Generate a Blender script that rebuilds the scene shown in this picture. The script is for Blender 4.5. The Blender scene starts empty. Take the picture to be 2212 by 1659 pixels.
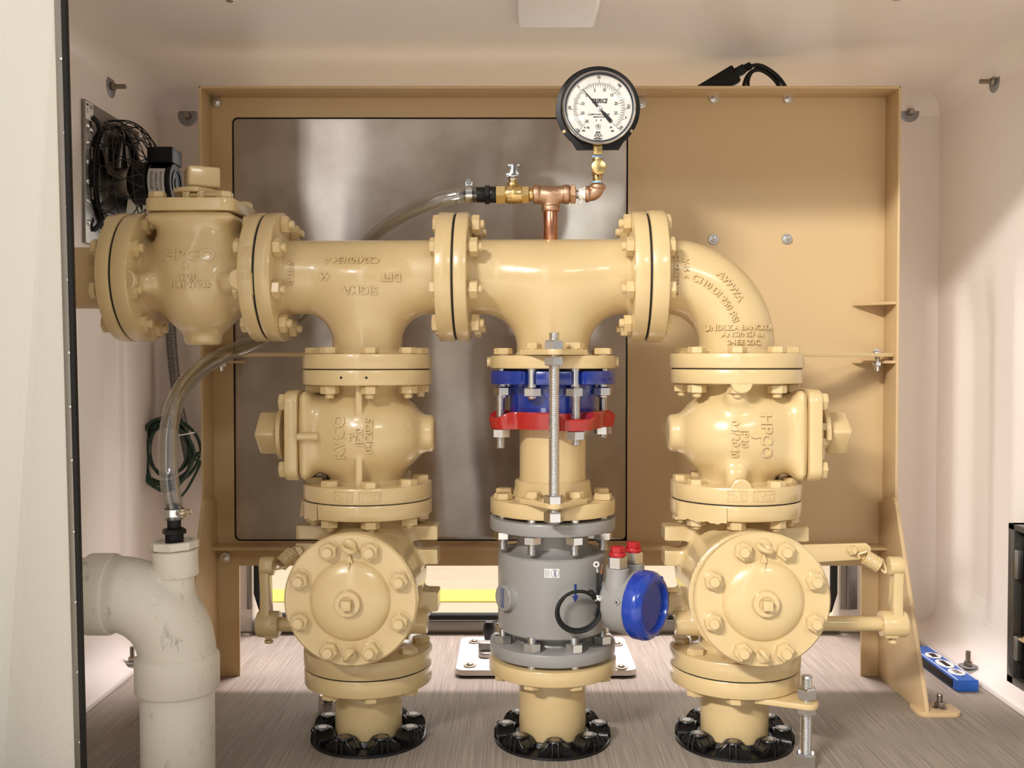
import bpy, bmesh, math, random
import numpy as np
from mathutils import Vector, Matrix
random.seed(7)
rng = np.random.default_rng(7)
PI = math.pi
C = bpy.context.scene.collection
sin, cos, R_ = math.sin, math.cos, math.radians

# ------------------------------------------------------------------ camera
F = 2150.0
CAM = Vector((0.0, -1.79, 0.684))
PITCH = math.atan(49.5 / F)
FWD = Vector((0, cos(PITCH), -sin(PITCH)))
UPV = Vector((0, sin(PITCH), cos(PITCH)))

def ray(px, py):
    return FWD + Vector((1, 0, 0)) * ((px - 1106) / F) + UPV * (-(py - 829.5) / F)
def at(px, py, Y):                       # world point seen at (px,py) on the plane y=Y
    d = ray(px, py); return CAM + d * ((Y - CAM.y) / d.y)
def atz(px, py, Z):
    d = ray(px, py); return CAM + d * ((Z - CAM.z) / d.z)
def atx(px, py, X):
    d = ray(px, py); return CAM + d * ((X - CAM.x) / d.x)

YAW = R_(-1.5)
ORG = Vector((at(1194, 780, 0).x, 0, 0))
MW = Matrix.Translation(ORG) @ Matrix.Rotation(YAW, 4, 'Z')      # the pipework's own frame
MI = MW.inverted()
def L(px, py, y=0.0):                    # a point in the pipework's frame, on its plane y
    o = MI @ CAM; d = MI.to_3x3() @ ray(px, py)
    return o + d * ((y - o.y) / d.y)
def ux(px, y=0.0, py=780): return L(px, py, y).x
def vz(py, px=1194, y=0.0): return L(px, py, y).z

# ------------------------------------------------------------------ mesh builder
class MB:
    def __init__(s): s.v = []; s.f = []
    def add(s, vs, fs, M=None):
        n = len(s.v)
        if M is not None: vs = [M @ Vector(v) for v in vs]
        s.v.extend([tuple(v) for v in vs]); s.f.extend([tuple(i + n for i in f) for f in fs])
        return s
    def addnp(s, vs, fs):
        n = len(s.v); s.v.extend(map(tuple, vs.tolist())); s.f.extend([tuple(i + n for i in f) for f in fs.tolist()]); return s

def frame(o, d, x=None):
    z = Vector(d).normalized()
    h = Vector(x) if x is not None else (Vector((1, 0, 0)) if abs(z.x) < .9 else Vector((0, 1, 0)))
    X = (h - z * h.dot(z)).normalized(); Y = z.cross(X)
    M = Matrix((X, Y, z)).transposed().to_4x4(); M.translation = Vector(o); return M

def lathe(mb, prof, M=None, seg=48, a0=0.0, closed=False):
    vs, fs, rings = [], [], []
    for r, z in prof:
        if r < 1e-7: rings.append([len(vs)]); vs.append((0, 0, z))
        else:
            rings.append(list(range(len(vs), len(vs) + seg)))
            vs.extend([(r * cos(a0 + 2 * PI * k / seg), r * sin(a0 + 2 * PI * k / seg), z) for k in range(seg)])
    n = len(rings)
    for i in range(n if closed else n - 1):
        a, b = rings[i], rings[(i + 1) % n]
        for k in range(seg):
            k2 = (k + 1) % seg
            if len(a) == 1 and len(b) == 1: continue
            if len(a) == 1: fs.append((a[0], b[k2], b[k]))
            elif len(b) == 1: fs.append((a[k], a[k2], b[0]))
            else: fs.append((a[k], a[k2], b[k2], b[k]))
    return mb.add(vs, fs, M)

def disc_prof(R, z0, z1, b=.002):
    c = b * .3
    return [(0, z0), (R - b, z0), (R - c, z0 + c), (R, z0 + b), (R, z1 - b), (R - c, z1 - c), (R - b, z1), (0, z1)]
def cyl(mb, o, d, R, z0, z1, b=.0015, seg=48, x=None, a0=0.0):
    return lathe(mb, disc_prof(R, z0, z1, b), frame(o, d, x), seg, a0)
def hexa(mb, M, R, z0, z1, ch=.0025, a0=0.0):
    p = [(0, z0), (R * .88, z0), (R, z0 + ch * .5), (R, z1 - ch), (R * .86, z1), (0, z1)]
    return lathe(mb, p, M, 6, a0)
def box(mb, c, s, bev=.002, M=None, seg=2):
    bm = bmesh.new(); bmesh.ops.create_cube(bm, size=1)
    for v in bm.verts: v.co = Vector((v.co.x * s[0], v.co.y * s[1], v.co.z * s[2]))
    if bev > 0: bmesh.ops.bevel(bm, geom=bm.edges[:], offset=min(bev, min(s) * .45), segments=seg, affect='EDGES', profile=.5)
    T = Matrix.Translation(Vector(c)); T = T if M is None else M @ T
    bm.verts.index_update()
    mb.add([v.co for v in bm.verts], [[v.index for v in f.verts] for f in bm.faces], T); bm.free(); return mb
def prism(mb, poly, z0, z1, M=None, bev=.0012):
    bm = bmesh.new()
    vs = [bm.verts.new((p[0], p[1], z0)) for p in poly]
    f = bm.faces.new(vs)
    r = bmesh.ops.extrude_face_region(bm, geom=[f])
    for g in r['geom']:
        if isinstance(g, bmesh.types.BMVert): g.co.z = z1
    bmesh.ops.recalc_face_normals(bm, faces=bm.faces[:])
    if bev > 0:
        es = [e for e in bm.edges if abs(e.verts[0].co.z - e.verts[1].co.z) < 1e-6]
        bmesh.ops.bevel(bm, geom=es, offset=bev, segments=2, affect='EDGES', profile=.5)
    bm.verts.index_update()
    mb.add([v.co for v in bm.verts], [[v.index for v in f.verts] for f in bm.faces], M); bm.free(); return mb
def rrect(w, h, r, n=5, cx=0, cy=0):
    out = []
    for sx, sy, a in ((1, 1, 0), (-1, 1, 90), (-1, -1, 180), (1, -1, 270)):
        for k in range(n + 1):
            t = R_(a + 90 * k / n); out.append((cx + sx * (w / 2 - r) + r * cos(t), cy + sy * (h / 2 - r) + r * sin(t)))
    return out
def catmull(pts, n=8):
    P = [Vector(p) for p in pts]; P = [P[0] * 2 - P[1]] + P + [P[-1] * 2 - P[-2]]; out = []
    for i in range(1, len(P) - 2):
        for k in range(n):
            t = k / n; a, b, c, d = P[i - 1], P[i], P[i + 1], P[i + 2]
            out.append(.5 * ((2 * b) + (c - a) * t + (2 * a - 5 * b + 4 * c - d) * t * t + (3 * b - a - 3 * c + d) * t ** 3))
    out.append(P[-2]); return out
def tube(mb, pts, r, seg=12, caps=True, rin=None, closed=False):
    P = [Vector(p) for p in pts]; n = len(P)
    T = [(P[(i + 1) % n] - P[i - 1]).normalized() if (closed or 0 < i < n - 1) else ((P[1] - P[0]) if i == 0 else (P[-1] - P[-2])).normalized() for i in range(n)]
    nx = T[0].orthogonal().normalized(); NX = [nx]
    for i in range(1, n):
        q = T[i - 1].rotation_difference(T[i]); nx = (q @ nx); nx = (nx - T[i] * nx.dot(T[i])).normalized(); NX.append(nx)
    rad = r if callable(r) else (lambda i: r)
    def ringset(off):
        vs = []
        for i in range(n):
            Y = T[i].cross(NX[i]); rr = rad(i) + off
            vs.extend([P[i] + NX[i] * (rr * cos(2 * PI * k / seg)) + Y * (rr * sin(2 * PI * k / seg)) for k in range(seg)])
        fs = []
        for i in range(n if closed else n - 1):
            j = (i + 1) % n
            fs.extend([(i * seg + k, i * seg + (k + 1) % seg, j * seg + (k + 1) % seg, j * seg + k) for k in range(seg)])
        return vs, fs
    vs, fs = ringset(0)
    if rin is None:
        if caps and not closed: fs = fs + [tuple(range(seg))[::-1], tuple((n - 1) * seg + k for k in range(seg))]
        return mb.add(vs, fs)
    vi, fi = ringset(rin - rad(0)); m = len(vs)
    fs = fs + [tuple(m + i for i in f)[::-1] for f in fi]
    for k in range(seg):
        k2 = (k + 1) % seg; e = (n - 1) * seg
        fs.append((k2, k, m + k, m + k2)); fs.append((e + k, e + k2, m + e + k2, m + e + k))
    return mb.add(vs + vi, fs)
def threads(mb, o, d, R, z0, z1, pitch=.003, seg=20):
    p = [(0, z0)]; z = z0; lo = R * .86
    while z < z1 - pitch * .5:
        p += [(lo, z), (R, z + pitch * .5)]; z += pitch
    p += [(lo, z1), (0, z1)]
    return lathe(mb, p, frame(o, d), seg)

# ------------------------------------------------------------------ signed-distance castings
def smin(a, b, k):
    h = np.maximum(k - np.abs(a - b), 0) / k
    return np.minimum(a, b) - h * h * k * .25
def rmin(a, b, r):                       # round fillet of radius r
    u = np.maximum(r - a, 0); v = np.maximum(r - b, 0)
    return np.maximum(r, np.minimum(a, b)) - np.sqrt(u * u + v * v)
def smax(a, b, k): return -smin(-a, -b, k)
def s_cyl(x, y, z, ax, r, lo, hi, rnd=.004):
    if ax == 'z': q, t = np.sqrt(x * x + y * y), z
    elif ax == 'x': q, t = np.sqrt(z * z + y * y), x
    else: q, t = np.sqrt(x * x + z * z), y
    d1 = q - r + rnd; d2 = np.abs(t - (lo + hi) / 2) - (hi - lo) / 2 + rnd
    return np.minimum(np.maximum(d1, d2), 0) + np.sqrt(np.maximum(d1, 0) ** 2 + np.maximum(d2, 0) ** 2) - rnd
def s_box(x, y, z, hx, hy, hz, rnd=.003):
    a, b, c = np.abs(x) - hx + rnd, np.abs(y) - hy + rnd, np.abs(z) - hz + rnd
    return np.minimum(np.maximum(a, np.maximum(b, c)), 0) + np.sqrt(np.maximum(a, 0) ** 2 + np.maximum(b, 0) ** 2 + np.maximum(c, 0) ** 2) - rnd
def s_ell(x, y, z, a, b, c):
    k0 = np.sqrt((x / a) ** 2 + (y / b) ** 2 + (z / c) ** 2); k1 = np.sqrt((x / a ** 2) ** 2 + (y / b ** 2) ** 2 + (z / c ** 2) ** 2)
    return k0 * (k0 - 1) / np.maximum(k1, 1e-6)
def s_arc(x, z, y, cx, cz, R, a0, a1, r):  # bend in the xz plane
    dx, dz = x - cx, z - cz; a = np.arctan2(dz, dx); a = np.clip(a, a0, a1)
    px, pz = cx + R * np.cos(a), cz + R * np.sin(a)
    return np.sqrt((x - px) ** 2 + (z - pz) ** 2 + y * y) - r
def grad(f, P, e=5e-4):
    g = np.empty_like(P)
    for i in range(3):
        d = np.zeros(3); d[i] = e
        A, B = P + d, P - d
        g[:, i] = f(A[:, 0], A[:, 1], A[:, 2]) - f(B[:, 0], B[:, 1], B[:, 2])
    return g / (np.linalg.norm(g, axis=1, keepdims=True) + 1e-12)
def sdf_mesh(mb, f, lo, hi, h=.004):
    lo, hi = np.array(lo, float), np.array(hi, float)
    n = np.ceil((hi - lo) / h).astype(int) + 1
    ax = [lo[i] + h * np.arange(n[i]) for i in range(3)]
    X, Y, Z = np.meshgrid(*ax, indexing='ij')
    V = f(X, Y, Z); S = V < 0
    m = n - 1
    cnt = np.zeros(m); acc = np.zeros(tuple(m) + (3,))
    cor = [(i, j, k) for i in (0, 1) for j in (0, 1) for k in (0, 1)]
    sl = lambda c: tuple(slice(c[i], c[i] + m[i]) for i in range(3))
    for a in cor:
        for i in range(3):
            if a[i] == 0:
                b = list(a); b[i] = 1
                va, vb = V[sl(a)], V[sl(b)]; cr = (va < 0) != (vb < 0)
                t = np.where(cr, va / np.where(cr, va - vb, 1), 0)
                for q in range(3): acc[..., q] += np.where(cr, a[q] + (t if q == i else 0), 0)
                cnt += cr
    on = cnt > 0
    idx = -np.ones(tuple(m), int); cells = np.argwhere(on); idx[on] = np.arange(len(cells))
    P = lo + (cells + acc[on] / cnt[on][:, None]) * h
    for _ in range(3):
        d = f(P[:, 0], P[:, 1], P[:, 2]); P = P - grad(f, P) * np.clip(d, -h, h)[:, None]
    quads = []
    for i in range(3):
        j, k = (i + 1) % 3, (i + 2) % 3
        s0 = [slice(None)] * 3; s1 = [slice(None)] * 3; s0[i] = slice(0, -1); s1[i] = slice(1, None)
        A, B = S[tuple(s0)], S[tuple(s1)]
        for val in (True, False):
            e = np.argwhere((A == val) & (B != val))
            e = e[(e[:, j] > 0) & (e[:, k] > 0) & (e[:, j] < m[j]) & (e[:, k] < m[k])]
            def cell(dj, dk):
                c = e.copy(); c[:, j] -= dj; c[:, k] -= dk; return idx[c[:, 0], c[:, 1], c[:, 2]]
            q = np.stack([cell(1, 1), cell(0, 1), cell(0, 0), cell(1, 0)], 1)
            quads.append(q if val else q[:, ::-1])
    Q = np.concatenate(quads); Q = Q[(Q >= 0).all(1)]
    return mb.addnp(P, Q)

# ------------------------------------------------------------------ lettering
_tc = {}
def text_geo(s, size, extr, off=0.0):
    key = (s, size, extr, off)
    if key not in _tc:
        cu = bpy.data.curves.new('t', 'FONT'); cu.body = s; cu.size = size; cu.extrude = extr / 2; cu.offset = off
        cu.align_x = 'CENTER'; cu.align_y = 'CENTER'; cu.resolution_u = 3
        o = bpy.data.objects.new('t', cu); me = o.to_mesh()
        _tc[key] = ([tuple(v.co) for v in me.vertices], [tuple(p.vertices) for p in me.polygons])
        o.to_mesh_clear(); bpy.data.objects.remove(o); bpy.data.curves.remove(cu)
    return _tc[key]
def march(f, x, z, y0=-.35):
    y = np.full_like(x, y0)
    for _ in range(60): y = y + np.clip(f(x, y, z), -.02, .05) * .9
    return y
def emboss(mb, f, s, x, z, size, ang=0, h=.0036, bold=.00025, sx=1.0, arc=None):
    """raised lettering laid on the front (-y) of the casting f around (x,z); ang in degrees in the picture plane"""
    vs, fs = text_geo(s, size, .002, bold)
    V = np.array(vs); top = V[:, 2] > 0; V[:, 0] *= sx
    if arc:                                # bend the line round a circle of radius arc
        t = V[:, 0] / arc; rr = arc + V[:, 1]; V[:, 0] = rr * np.sin(t); V[:, 1] = rr * np.cos(t) - arc
    a = R_(ang); X = x + V[:, 0] * cos(a) - V[:, 1] * sin(a); Z = z + V[:, 0] * sin(a) + V[:, 1] * cos(a)
    y = march(f, X, Z); P = np.stack([X, y, Z], 1)
    P = P + grad(f, P) * np.where(top, h, -.001)[:, None]
    mb.v, n = mb.v, len(mb.v)
    mb.v.extend(map(tuple, P.tolist())); mb.f.extend([tuple(i + n for i in q) for q in fs]); return mb
def emb_frame(mb, f, x, z, w, hh, t=.0014, h=.0015, ang=0):   # raised rectangular border
    a = R_(ang)
    for cx, cz, ww, wh in ((0, hh / 2, w, t), (0, -hh / 2, w, t), (-w / 2, 0, t, hh), (w / 2, 0, t, hh)):
        nn = 8; pts = []
        for lay in (0, 1):
            for i in range(nn + 1):
                for j in (0, 1):
                    if ww > wh: pts.append((cx - ww / 2 + ww * i / nn, cz + (j - .5) * wh, lay))
                    else: pts.append((cx + (j - .5) * ww, cz - wh / 2 + wh * i / nn, lay))
        V = np.array(pts); X = x + V[:, 0] * cos(a) - V[:, 1] * sin(a); Z = z + V[:, 0] * sin(a) + V[:, 1] * cos(a)
        y = march(f, X, Z); P = np.stack([X, y, Z], 1); P = P + grad(f, P) * np.where(V[:, 2] > 0, h, -.001)[:, None]
        n = len(mb.v); mb.v.extend(map(tuple, P.tolist())); m = 2 * (nn + 1)
        for i in range(nn):
            b = n + 2 * i; tp = b + m
            mb.f += [(tp, tp + 1, tp + 3, tp + 2), (b, b + 2, tp + 2, tp), (b + 1, tp + 1, tp + 3, b + 3)]
    return mb
def flat_text(mb, s, size, M, extr=.0004, bold=0.0, sx=1.0, shear=0.0):
    vs, fs = text_geo(s, size, extr, bold)
    return mb.add([((v[0] + v[1] * shear) * sx, v[1], v[2]) for v in vs], fs, M)

# ------------------------------------------------------------------ objects
INFO = {}
def mesh_from(name, mb, base=Vector((0, 0, 0)), ang=33):
    me = bpy.data.meshes.new(name)
    V = np.array(mb.v, dtype=np.float64).reshape(-1, 3) - np.array(base)
    me.from_pydata(V.tolist(), [], mb.f)
    me.polygons.foreach_set('use_smooth', [True] * len(me.polygons))
    bm = bmesh.new(); bm.from_mesh(me); bmesh.ops.recalc_face_normals(bm, faces=bm.faces[:]); bm.to_mesh(me); bm.free()
    me.set_sharp_from_angle(angle=R_(ang)); me.update()
    return me
def props(o, label=None, cat=None, group=None, kind=None):
    if label: o['label'] = label
    if cat: o['category'] = cat
    if group: o['group'] = group
    if kind: o['kind'] = kind
def thing(name, label, cat, base, pipe=True, group=None):
    o = bpy.data.objects.new(name, None); C.objects.link(o); o.empty_display_size = .02
    b = Vector(base); o.location = (MW @ b) if pipe else b
    if pipe: o.rotation_euler = (0, 0, YAW)
    INFO[o.name] = b; props(o, label, cat, group); return o
def part(name, mb, m, root, owner=None, label=None, ang=33):
    o = bpy.data.objects.new(name, mesh_from(name, mb, INFO[root.name], ang)); C.objects.link(o)
    o.data.materials.append(m); o.parent = owner or root
    if label: o['label'] = label
    return o
def inst(name, me, root, M, owner=None, label=None):     # one more copy of a shared part mesh, placed by M in the thing's frame
    o = bpy.data.objects.new(name, me); C.objects.link(o); o.parent = owner or root
    o.matrix_local = Matrix.Translation(-INFO[root.name]) @ M
    if label: o['label'] = label
    return o
def solo(name, mb, m, label=None, cat=None, kind=None, group=None, base=None, ang=33):   # a thing of one mesh, in world coordinates
    b = Vector(base) if base is not None else Vector((0, 0, 0))
    o = bpy.data.objects.new(name, mesh_from(name, mb, b, ang)); o.location = b; C.objects.link(o)
    o.data.materials.append(m); props(o, label, cat, group, kind); return o

# ------------------------------------------------------------------ materials
def srgb(r, g, b):
    return tuple((c / 255 / 12.92 if c <= 10 else ((c / 255 + .055) / 1.055) ** 2.4) for c in (r, g, b)) + (1,)
def mat(name, col, rough=.5, metal=0.0, bump=None, var=None, coat=0.0, spec=None, trans=0.0, ior=None, aniso=None):
    """bump=(scale,strength[,stretch xyz]); var=(scale,amount,(stretch))"""
    m = bpy.data.materials.new(name); m.use_nodes = True; nt = m.node_tree; b = nt.nodes['Principled BSDF']
    b.inputs['Base Color'].default_value = col; b.inputs['Roughness'].default_value = rough; b.inputs['Metallic'].default_value = metal
    if coat: b.inputs['Coat Weight'].default_value = coat; b.inputs['Coat Roughness'].default_value = .12
    if spec is not None: b.inputs['Specular IOR Level'].default_value = spec
    if trans: b.inputs['Transmission Weight'].default_value = trans
    if ior: b.inputs['IOR'].default_value = ior
    if aniso: b.inputs['Anisotropic'].default_value = aniso
    tc = nt.nodes.new('ShaderNodeTexCoord')
    def noise(scale, st, detail=3):
        mp = nt.nodes.new('ShaderNodeMapping'); mp.inputs['Scale'].default_value = st
        nz = nt.nodes.new('ShaderNodeTexNoise'); nz.inputs['Scale'].default_value = scale; nz.inputs['Detail'].default_value = detail
        nt.links.new(tc.outputs['Object'], mp.inputs[0]); nt.links.new(mp.outputs[0], nz.inputs['Vector']); return nz
    if bump:
        nz = noise(bump[0], bump[2] if len(bump) > 2 else (1, 1, 1))
        bp = nt.nodes.new('ShaderNodeBump'); bp.inputs['Strength'].default_value = bump[1]; bp.inputs['Distance'].default_value = .002
        nt.links.new(nz.outputs['Fac'], bp.inputs['Height']); nt.links.new(bp.outputs[0], b.inputs['Normal'])
    if var:
        nz = noise(var[0], var[2] if len(var) > 2 else (1, 1, 1), 5)
        mx = nt.nodes.new('ShaderNodeMix'); mx.data_type = 'RGBA'
        mx.inputs[6].default_value = tuple(c * (1 - var[1]) for c in col[:3]) + (1,)
        mx.inputs[7].default_value = tuple(min(1, c * (1 + var[1])) for c in col[:3]) + (1,)
        nt.links.new(nz.outputs['Fac'], mx.inputs[0]); nt.links.new(mx.outputs[2], b.inputs['Base Color'])
    return m
PAINT = mat('cream_enamel', srgb(212, 187, 138), .28, bump=(140, .15), var=(9, .04), coat=.5)
PANELP = mat('tan_panel_paint', srgb(202, 174, 131), .40, bump=(300, .05), var=(5, .03))
WHITE = mat('white_gelcoat', srgb(234, 225, 218), .34, bump=(95, .16), var=(3, .015))
JAMBW = mat('white_textured_gelcoat', srgb(246, 244, 236), .5, bump=(180, .5))
GREYP = mat('grey_meter_paint', srgb(150, 148, 146), .38, coat=.2)
BLUE = mat('blue_epoxy', srgb(22, 50, 140), .22, coat=.5, bump=(60, .1))
BLUELID = mat('blue_lid_paint', srgb(20, 58, 160), .2, coat=.6)
RED = mat('red_epoxy', srgb(168, 34, 28), .25, coat=.5, bump=(60, .1))
REDP = mat('red_plastic', srgb(176, 26, 34), .4)
ZINC = mat('zinc_plated_steel', srgb(226, 226, 226), .24, 1.0, var=(60, .1))
STEEL = mat('dull_bolt_steel', srgb(150, 140, 128), .42, 1.0)
CHROME = mat('chrome', srgb(225, 225, 225), .12, 1.0)
GALV = mat('galvanised_sheet', srgb(150, 146, 140), .35, 1.0, var=(30, .18))
BRASS = mat('brass', srgb(210, 182, 124), .26, 1.0, bump=(200, .06))
BRONZE = mat('cast_bronze', srgb(192, 156, 128), .42, 1.0, bump=(420, .3))
COPPER = mat('copper', srgb(196, 138, 110), .24, 1.0, var=(60, .22))
BLACKP = mat('black_plastic', srgb(16, 15, 15), .42, spec=.3)
BLACKR = mat('black_rubber', srgb(14, 14, 14), .6)
BLACKC = mat('black_coated_iron', srgb(14, 14, 15), .35, bump=(120, .3))
PVC = mat('white_pvc', srgb(224, 217, 204), .42)
def clear(name, tint, rough, lo, hi):     # see-through sheet with glossy reflections, stronger at grazing angles
    m = bpy.data.materials.new(name); m.use_nodes = True; nt = m.node_tree; nt.nodes.remove(nt.nodes['Principled BSDF'])
    t = nt.nodes.new('ShaderNodeBsdfTransparent'); t.inputs[0].default_value = tint
    g = nt.nodes.new('ShaderNodeBsdfGlossy'); g.inputs['Roughness'].default_value = rough
    lw = nt.nodes.new('ShaderNodeLayerWeight'); lw.inputs[0].default_value = .35
    mr = nt.nodes.new('ShaderNodeMapRange'); mr.inputs['To Min'].default_value = lo; mr.inputs['To Max'].default_value = hi
    mx = nt.nodes.new('ShaderNodeMixShader')
    nt.links.new(lw.outputs['Facing'], mr.inputs[0]); nt.links.new(mr.outputs[0], mx.inputs[0]); nt.links.new(t.outputs[0], mx.inputs[1]); nt.links.new(g.outputs[0], mx.inputs[2])
    nt.links.new(mx.outputs[0], nt.nodes['Material Output'].inputs[0]); return m
CLEAR = clear('clear_vinyl', (.90, .90, .89, 1), .10, .09, .85)
GLASSM = clear('gauge_window', (.98, .98, .98, 1), .03, .004, .12)
DIAL = mat('dial_white', srgb(218, 214, 207), .5)
INK = mat('black_ink', srgb(14, 14, 14), .6)
INKB = mat('blue_ink', srgb(28, 62, 130), .5)
LABELW = mat('white_label', srgb(232, 230, 226), .4)
TAPE = mat('blue_thread_tape', srgb(150, 190, 225), .5)
PTFE = mat('white_thread_tape', srgb(236, 232, 224), .5)
GASKET = mat('black_gasket', srgb(12, 11, 10), .7)
WIREG = mat('dark_green_wire', srgb(34, 62, 46), .35)
GREYB = mat('grey_conduit', srgb(120, 117, 116), .4, .6)
WASH = mat('grey_washer', srgb(150, 150, 152), .42, .7)
ALU = mat('grey_aluminium', srgb(150, 146, 138), .4, .9)
LBLUE = mat('level_blue', srgb(36, 92, 180), .35)

# PVC gets scuffs, stainless a brushed vertical grain, concrete a broomed grain
def extra(m, fn):
    nt = m.node_tree; fn(nt, nt.nodes['Principled BSDF']); return m
def nn(nt, t, **k):
    n = nt.nodes.new(t)
    for a, v in k.items(): setattr(n, a, v)
    return n
def pvc_fn(nt, b):
    tc = nn(nt, 'ShaderNodeTexCoord'); mp = nn(nt, 'ShaderNodeMapping'); mp.inputs['Scale'].default_value = (22, 22, 9)
    mp.inputs['Rotation'].default_value = (0, .5, 0)
    n1 = nn(nt, 'ShaderNodeTexNoise'); n1.inputs['Scale'].default_value = 2.2; n1.inputs['Detail'].default_value = 7; n1.inputs['Roughness'].default_value = .72
    cr = nn(nt, 'ShaderNodeValToRGB'); cr.color_ramp.elements[0].position = .58; cr.color_ramp.elements[1].position = .8
    cr.color_ramp.elements[0].color = srgb(224, 217, 204); cr.color_ramp.elements[1].color = srgb(140, 130, 116)
    nt.links.new(tc.outputs['Object'], mp.inputs[0]); nt.links.new(mp.outputs[0], n1.inputs['Vector'])
    nt.links.new(n1.outputs['Fac'], cr.inputs[0]); nt.links.new(cr.outputs[0], b.inputs['Base Color'])
extra(PVC, pvc_fn)
STAIN = mat('brushed_stainless', srgb(168, 160, 152), .1, 1.0)
def stain_fn(nt, b):
    tc = nn(nt, 'ShaderNodeTexCoord')
    def nz(sc, st, det=4):
        mp = nn(nt, 'ShaderNodeMapping'); mp.inputs['Scale'].default_value = st
        n = nn(nt, 'ShaderNodeTexNoise'); n.inputs['Scale'].default_value = sc; n.inputs['Detail'].default_value = det
        nt.links.new(tc.outputs['Object'], mp.inputs[0]); nt.links.new(mp.outputs[0], n.inputs['Vector']); return n
    an = nn(nt, 'ShaderNodeBsdfAnisotropic'); an.inputs['Anisotropy'].default_value = -.86      # horizontal brushing smears reflections vertically
    a = nz(5, (1, 1, .35)); mr = nn(nt, 'ShaderNodeMapRange'); mr.inputs['To Min'].default_value = .25; mr.inputs['To Max'].default_value = .33
    nt.links.new(a.outputs['Fac'], mr.inputs[0]); nt.links.new(mr.outputs[0], an.inputs['Roughness'])
    h = nz(3, (1.6, 1, .12), 2); b1 = nn(nt, 'ShaderNodeBump'); b1.inputs['Strength'].default_value = .12; b1.inputs['Distance'].default_value = .012
    nt.links.new(h.outputs['Fac'], b1.inputs['Height']); nt.links.new(b1.outputs[0], an.inputs['Normal'])
    tg = nn(nt, 'ShaderNodeTangent', direction_type='RADIAL', axis='X'); nt.links.new(tg.outputs[0], an.inputs['Tangent'])
    nt.links.new(an.outputs[0], nt.nodes['Material Output'].inputs[0])
    s = nz(9, (1, 1, 1), 6); cr = nn(nt, 'ShaderNodeValToRGB'); cr.color_ramp.elements[0].position = .35; cr.color_ramp.elements[1].position = .62
    cr.color_ramp.elements[0].color = srgb(206, 198, 190); cr.color_ramp.elements[1].color = srgb(230, 225, 220)
    nt.links.new(s.outputs['Fac'], cr.inputs[0]); nt.links.new(cr.outputs[0], an.inputs['Color'])
extra(STAIN, stain_fn)
CONC = mat('broomed_concrete', srgb(150, 138, 126), .8)
def conc_fn(nt, b):
    tc = nn(nt, 'ShaderNodeTexCoord')
    def nz(sc, st, det=3, dist=0.0):
        mp = nn(nt, 'ShaderNodeMapping'); mp.inputs['Scale'].default_value = st
        n = nn(nt, 'ShaderNodeTexNoise'); n.inputs['Scale'].default_value = sc; n.inputs['Detail'].default_value = det; n.inputs['Distortion'].default_value = dist
        nt.links.new(tc.outputs['Object'], mp.inputs[0]); nt.links.new(mp.outputs[0], n.inputs['Vector']); return n
    g = nz(560, (1, .010, 1), 4, .3); w = nz(4, (1, 1, 1), 5)
    cr = nn(nt, 'ShaderNodeValToRGB'); cr.color_ramp.elements[0].position = .34; cr.color_ramp.elements[1].position = .64
    cr.color_ramp.elements[0].color = srgb(132, 121, 110); cr.color_ramp.elements[1].color = srgb(168, 156, 143)
    nt.links.new(g.outputs['Fac'], cr.inputs[0])
    mx = nn(nt, 'ShaderNodeMix', data_type='RGBA', blend_type='MULTIPLY'); mx.inputs[0].default_value = .5
    c2 = nn(nt, 'ShaderNodeValToRGB'); c2.color_ramp.elements[0].position = .3; c2.color_ramp.elements[1].position = .7
    c2.color_ramp.elements[0].color = (.72, .7, .68, 1); c2.color_ramp.elements[1].color = (1, 1, 1, 1)
    nt.links.new(w.outputs['Fac'], c2.inputs[0]); nt.links.new(cr.outputs[0], mx.inputs[6]); nt.links.new(c2.outputs[0], mx.inputs[7])
    nt.links.new(mx.outputs[2], b.inputs['Base Color'])
    bp = nn(nt, 'ShaderNodeBump'); bp.inputs['Strength'].default_value = .45; bp.inputs['Distance'].default_value = .0018
    nt.links.new(g.outputs['Fac'], bp.inputs['Height']); nt.links.new(bp.outputs[0], b.inputs['Normal'])
extra(CONC, conc_fn)
YARD = mat('pale_outside_floor', srgb(168, 154, 126), .7, var=(30, .12, (.15, 1, 1)))
YELLOW = mat('yellow_floor_paint', srgb(196, 180, 62), .6, var=(20, .06))

SHOPF = mat('pale_workshop_floor', srgb(236, 230, 220), .6, var=(3, .06))
# ================================================================== the enclosure
XL, XR, YB, YF, ZC = -.885, 1.066, .705, -.34, 1.345
def strip(mb, P, Q):                      # ruled surface between two polylines
    n = len(mb.v); m = len(P)
    mb.v += [tuple(p) for p in P] + [tuple(q) for q in Q]
    mb.f += [(n + i, n + i + 1, n + m + i + 1, n + m + i) for i in range(m - 1)]
def smoothstep(t): t = max(0, min(1, t)); return t * t * (3 - 2 * t)
def wall_side(X0, sgn, flutes):
    mb = MB(); rows = []
    ys = [YF + (YB - YF) * i / 150 for i in range(151)]
    zs = [0, .06, .08, .1, .12, .14, .17, .2, .5, .72, .75, .78, .81, .84, .87, .9, .94, 1.2, ZC + .03]
    for z in zs:
        row = []
        for y in ys:
            d = 0
            for (a, b, dep, w) in flutes:
                d += dep * smoothstep((y - a) / w) * smoothstep((b - y) / w) * smoothstep((z - .055) / .1) * (1 - smoothstep((z - .72) / .22))
            row.append((X0 + sgn * d, y, z))
        rows.append(row)
    for i in range(len(rows) - 1): strip(mb, rows[i], rows[i + 1])
    o = [(X0 + sgn * .05, y, z) for (y, z) in ((YF, 0), (YB + .05, 0), (YB + .05, ZC + .03), (YF, ZC + .03))]
    n = len(mb.v); mb.v += o; mb.f.append((n, n + 1, n + 2, n + 3))
    return mb
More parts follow.
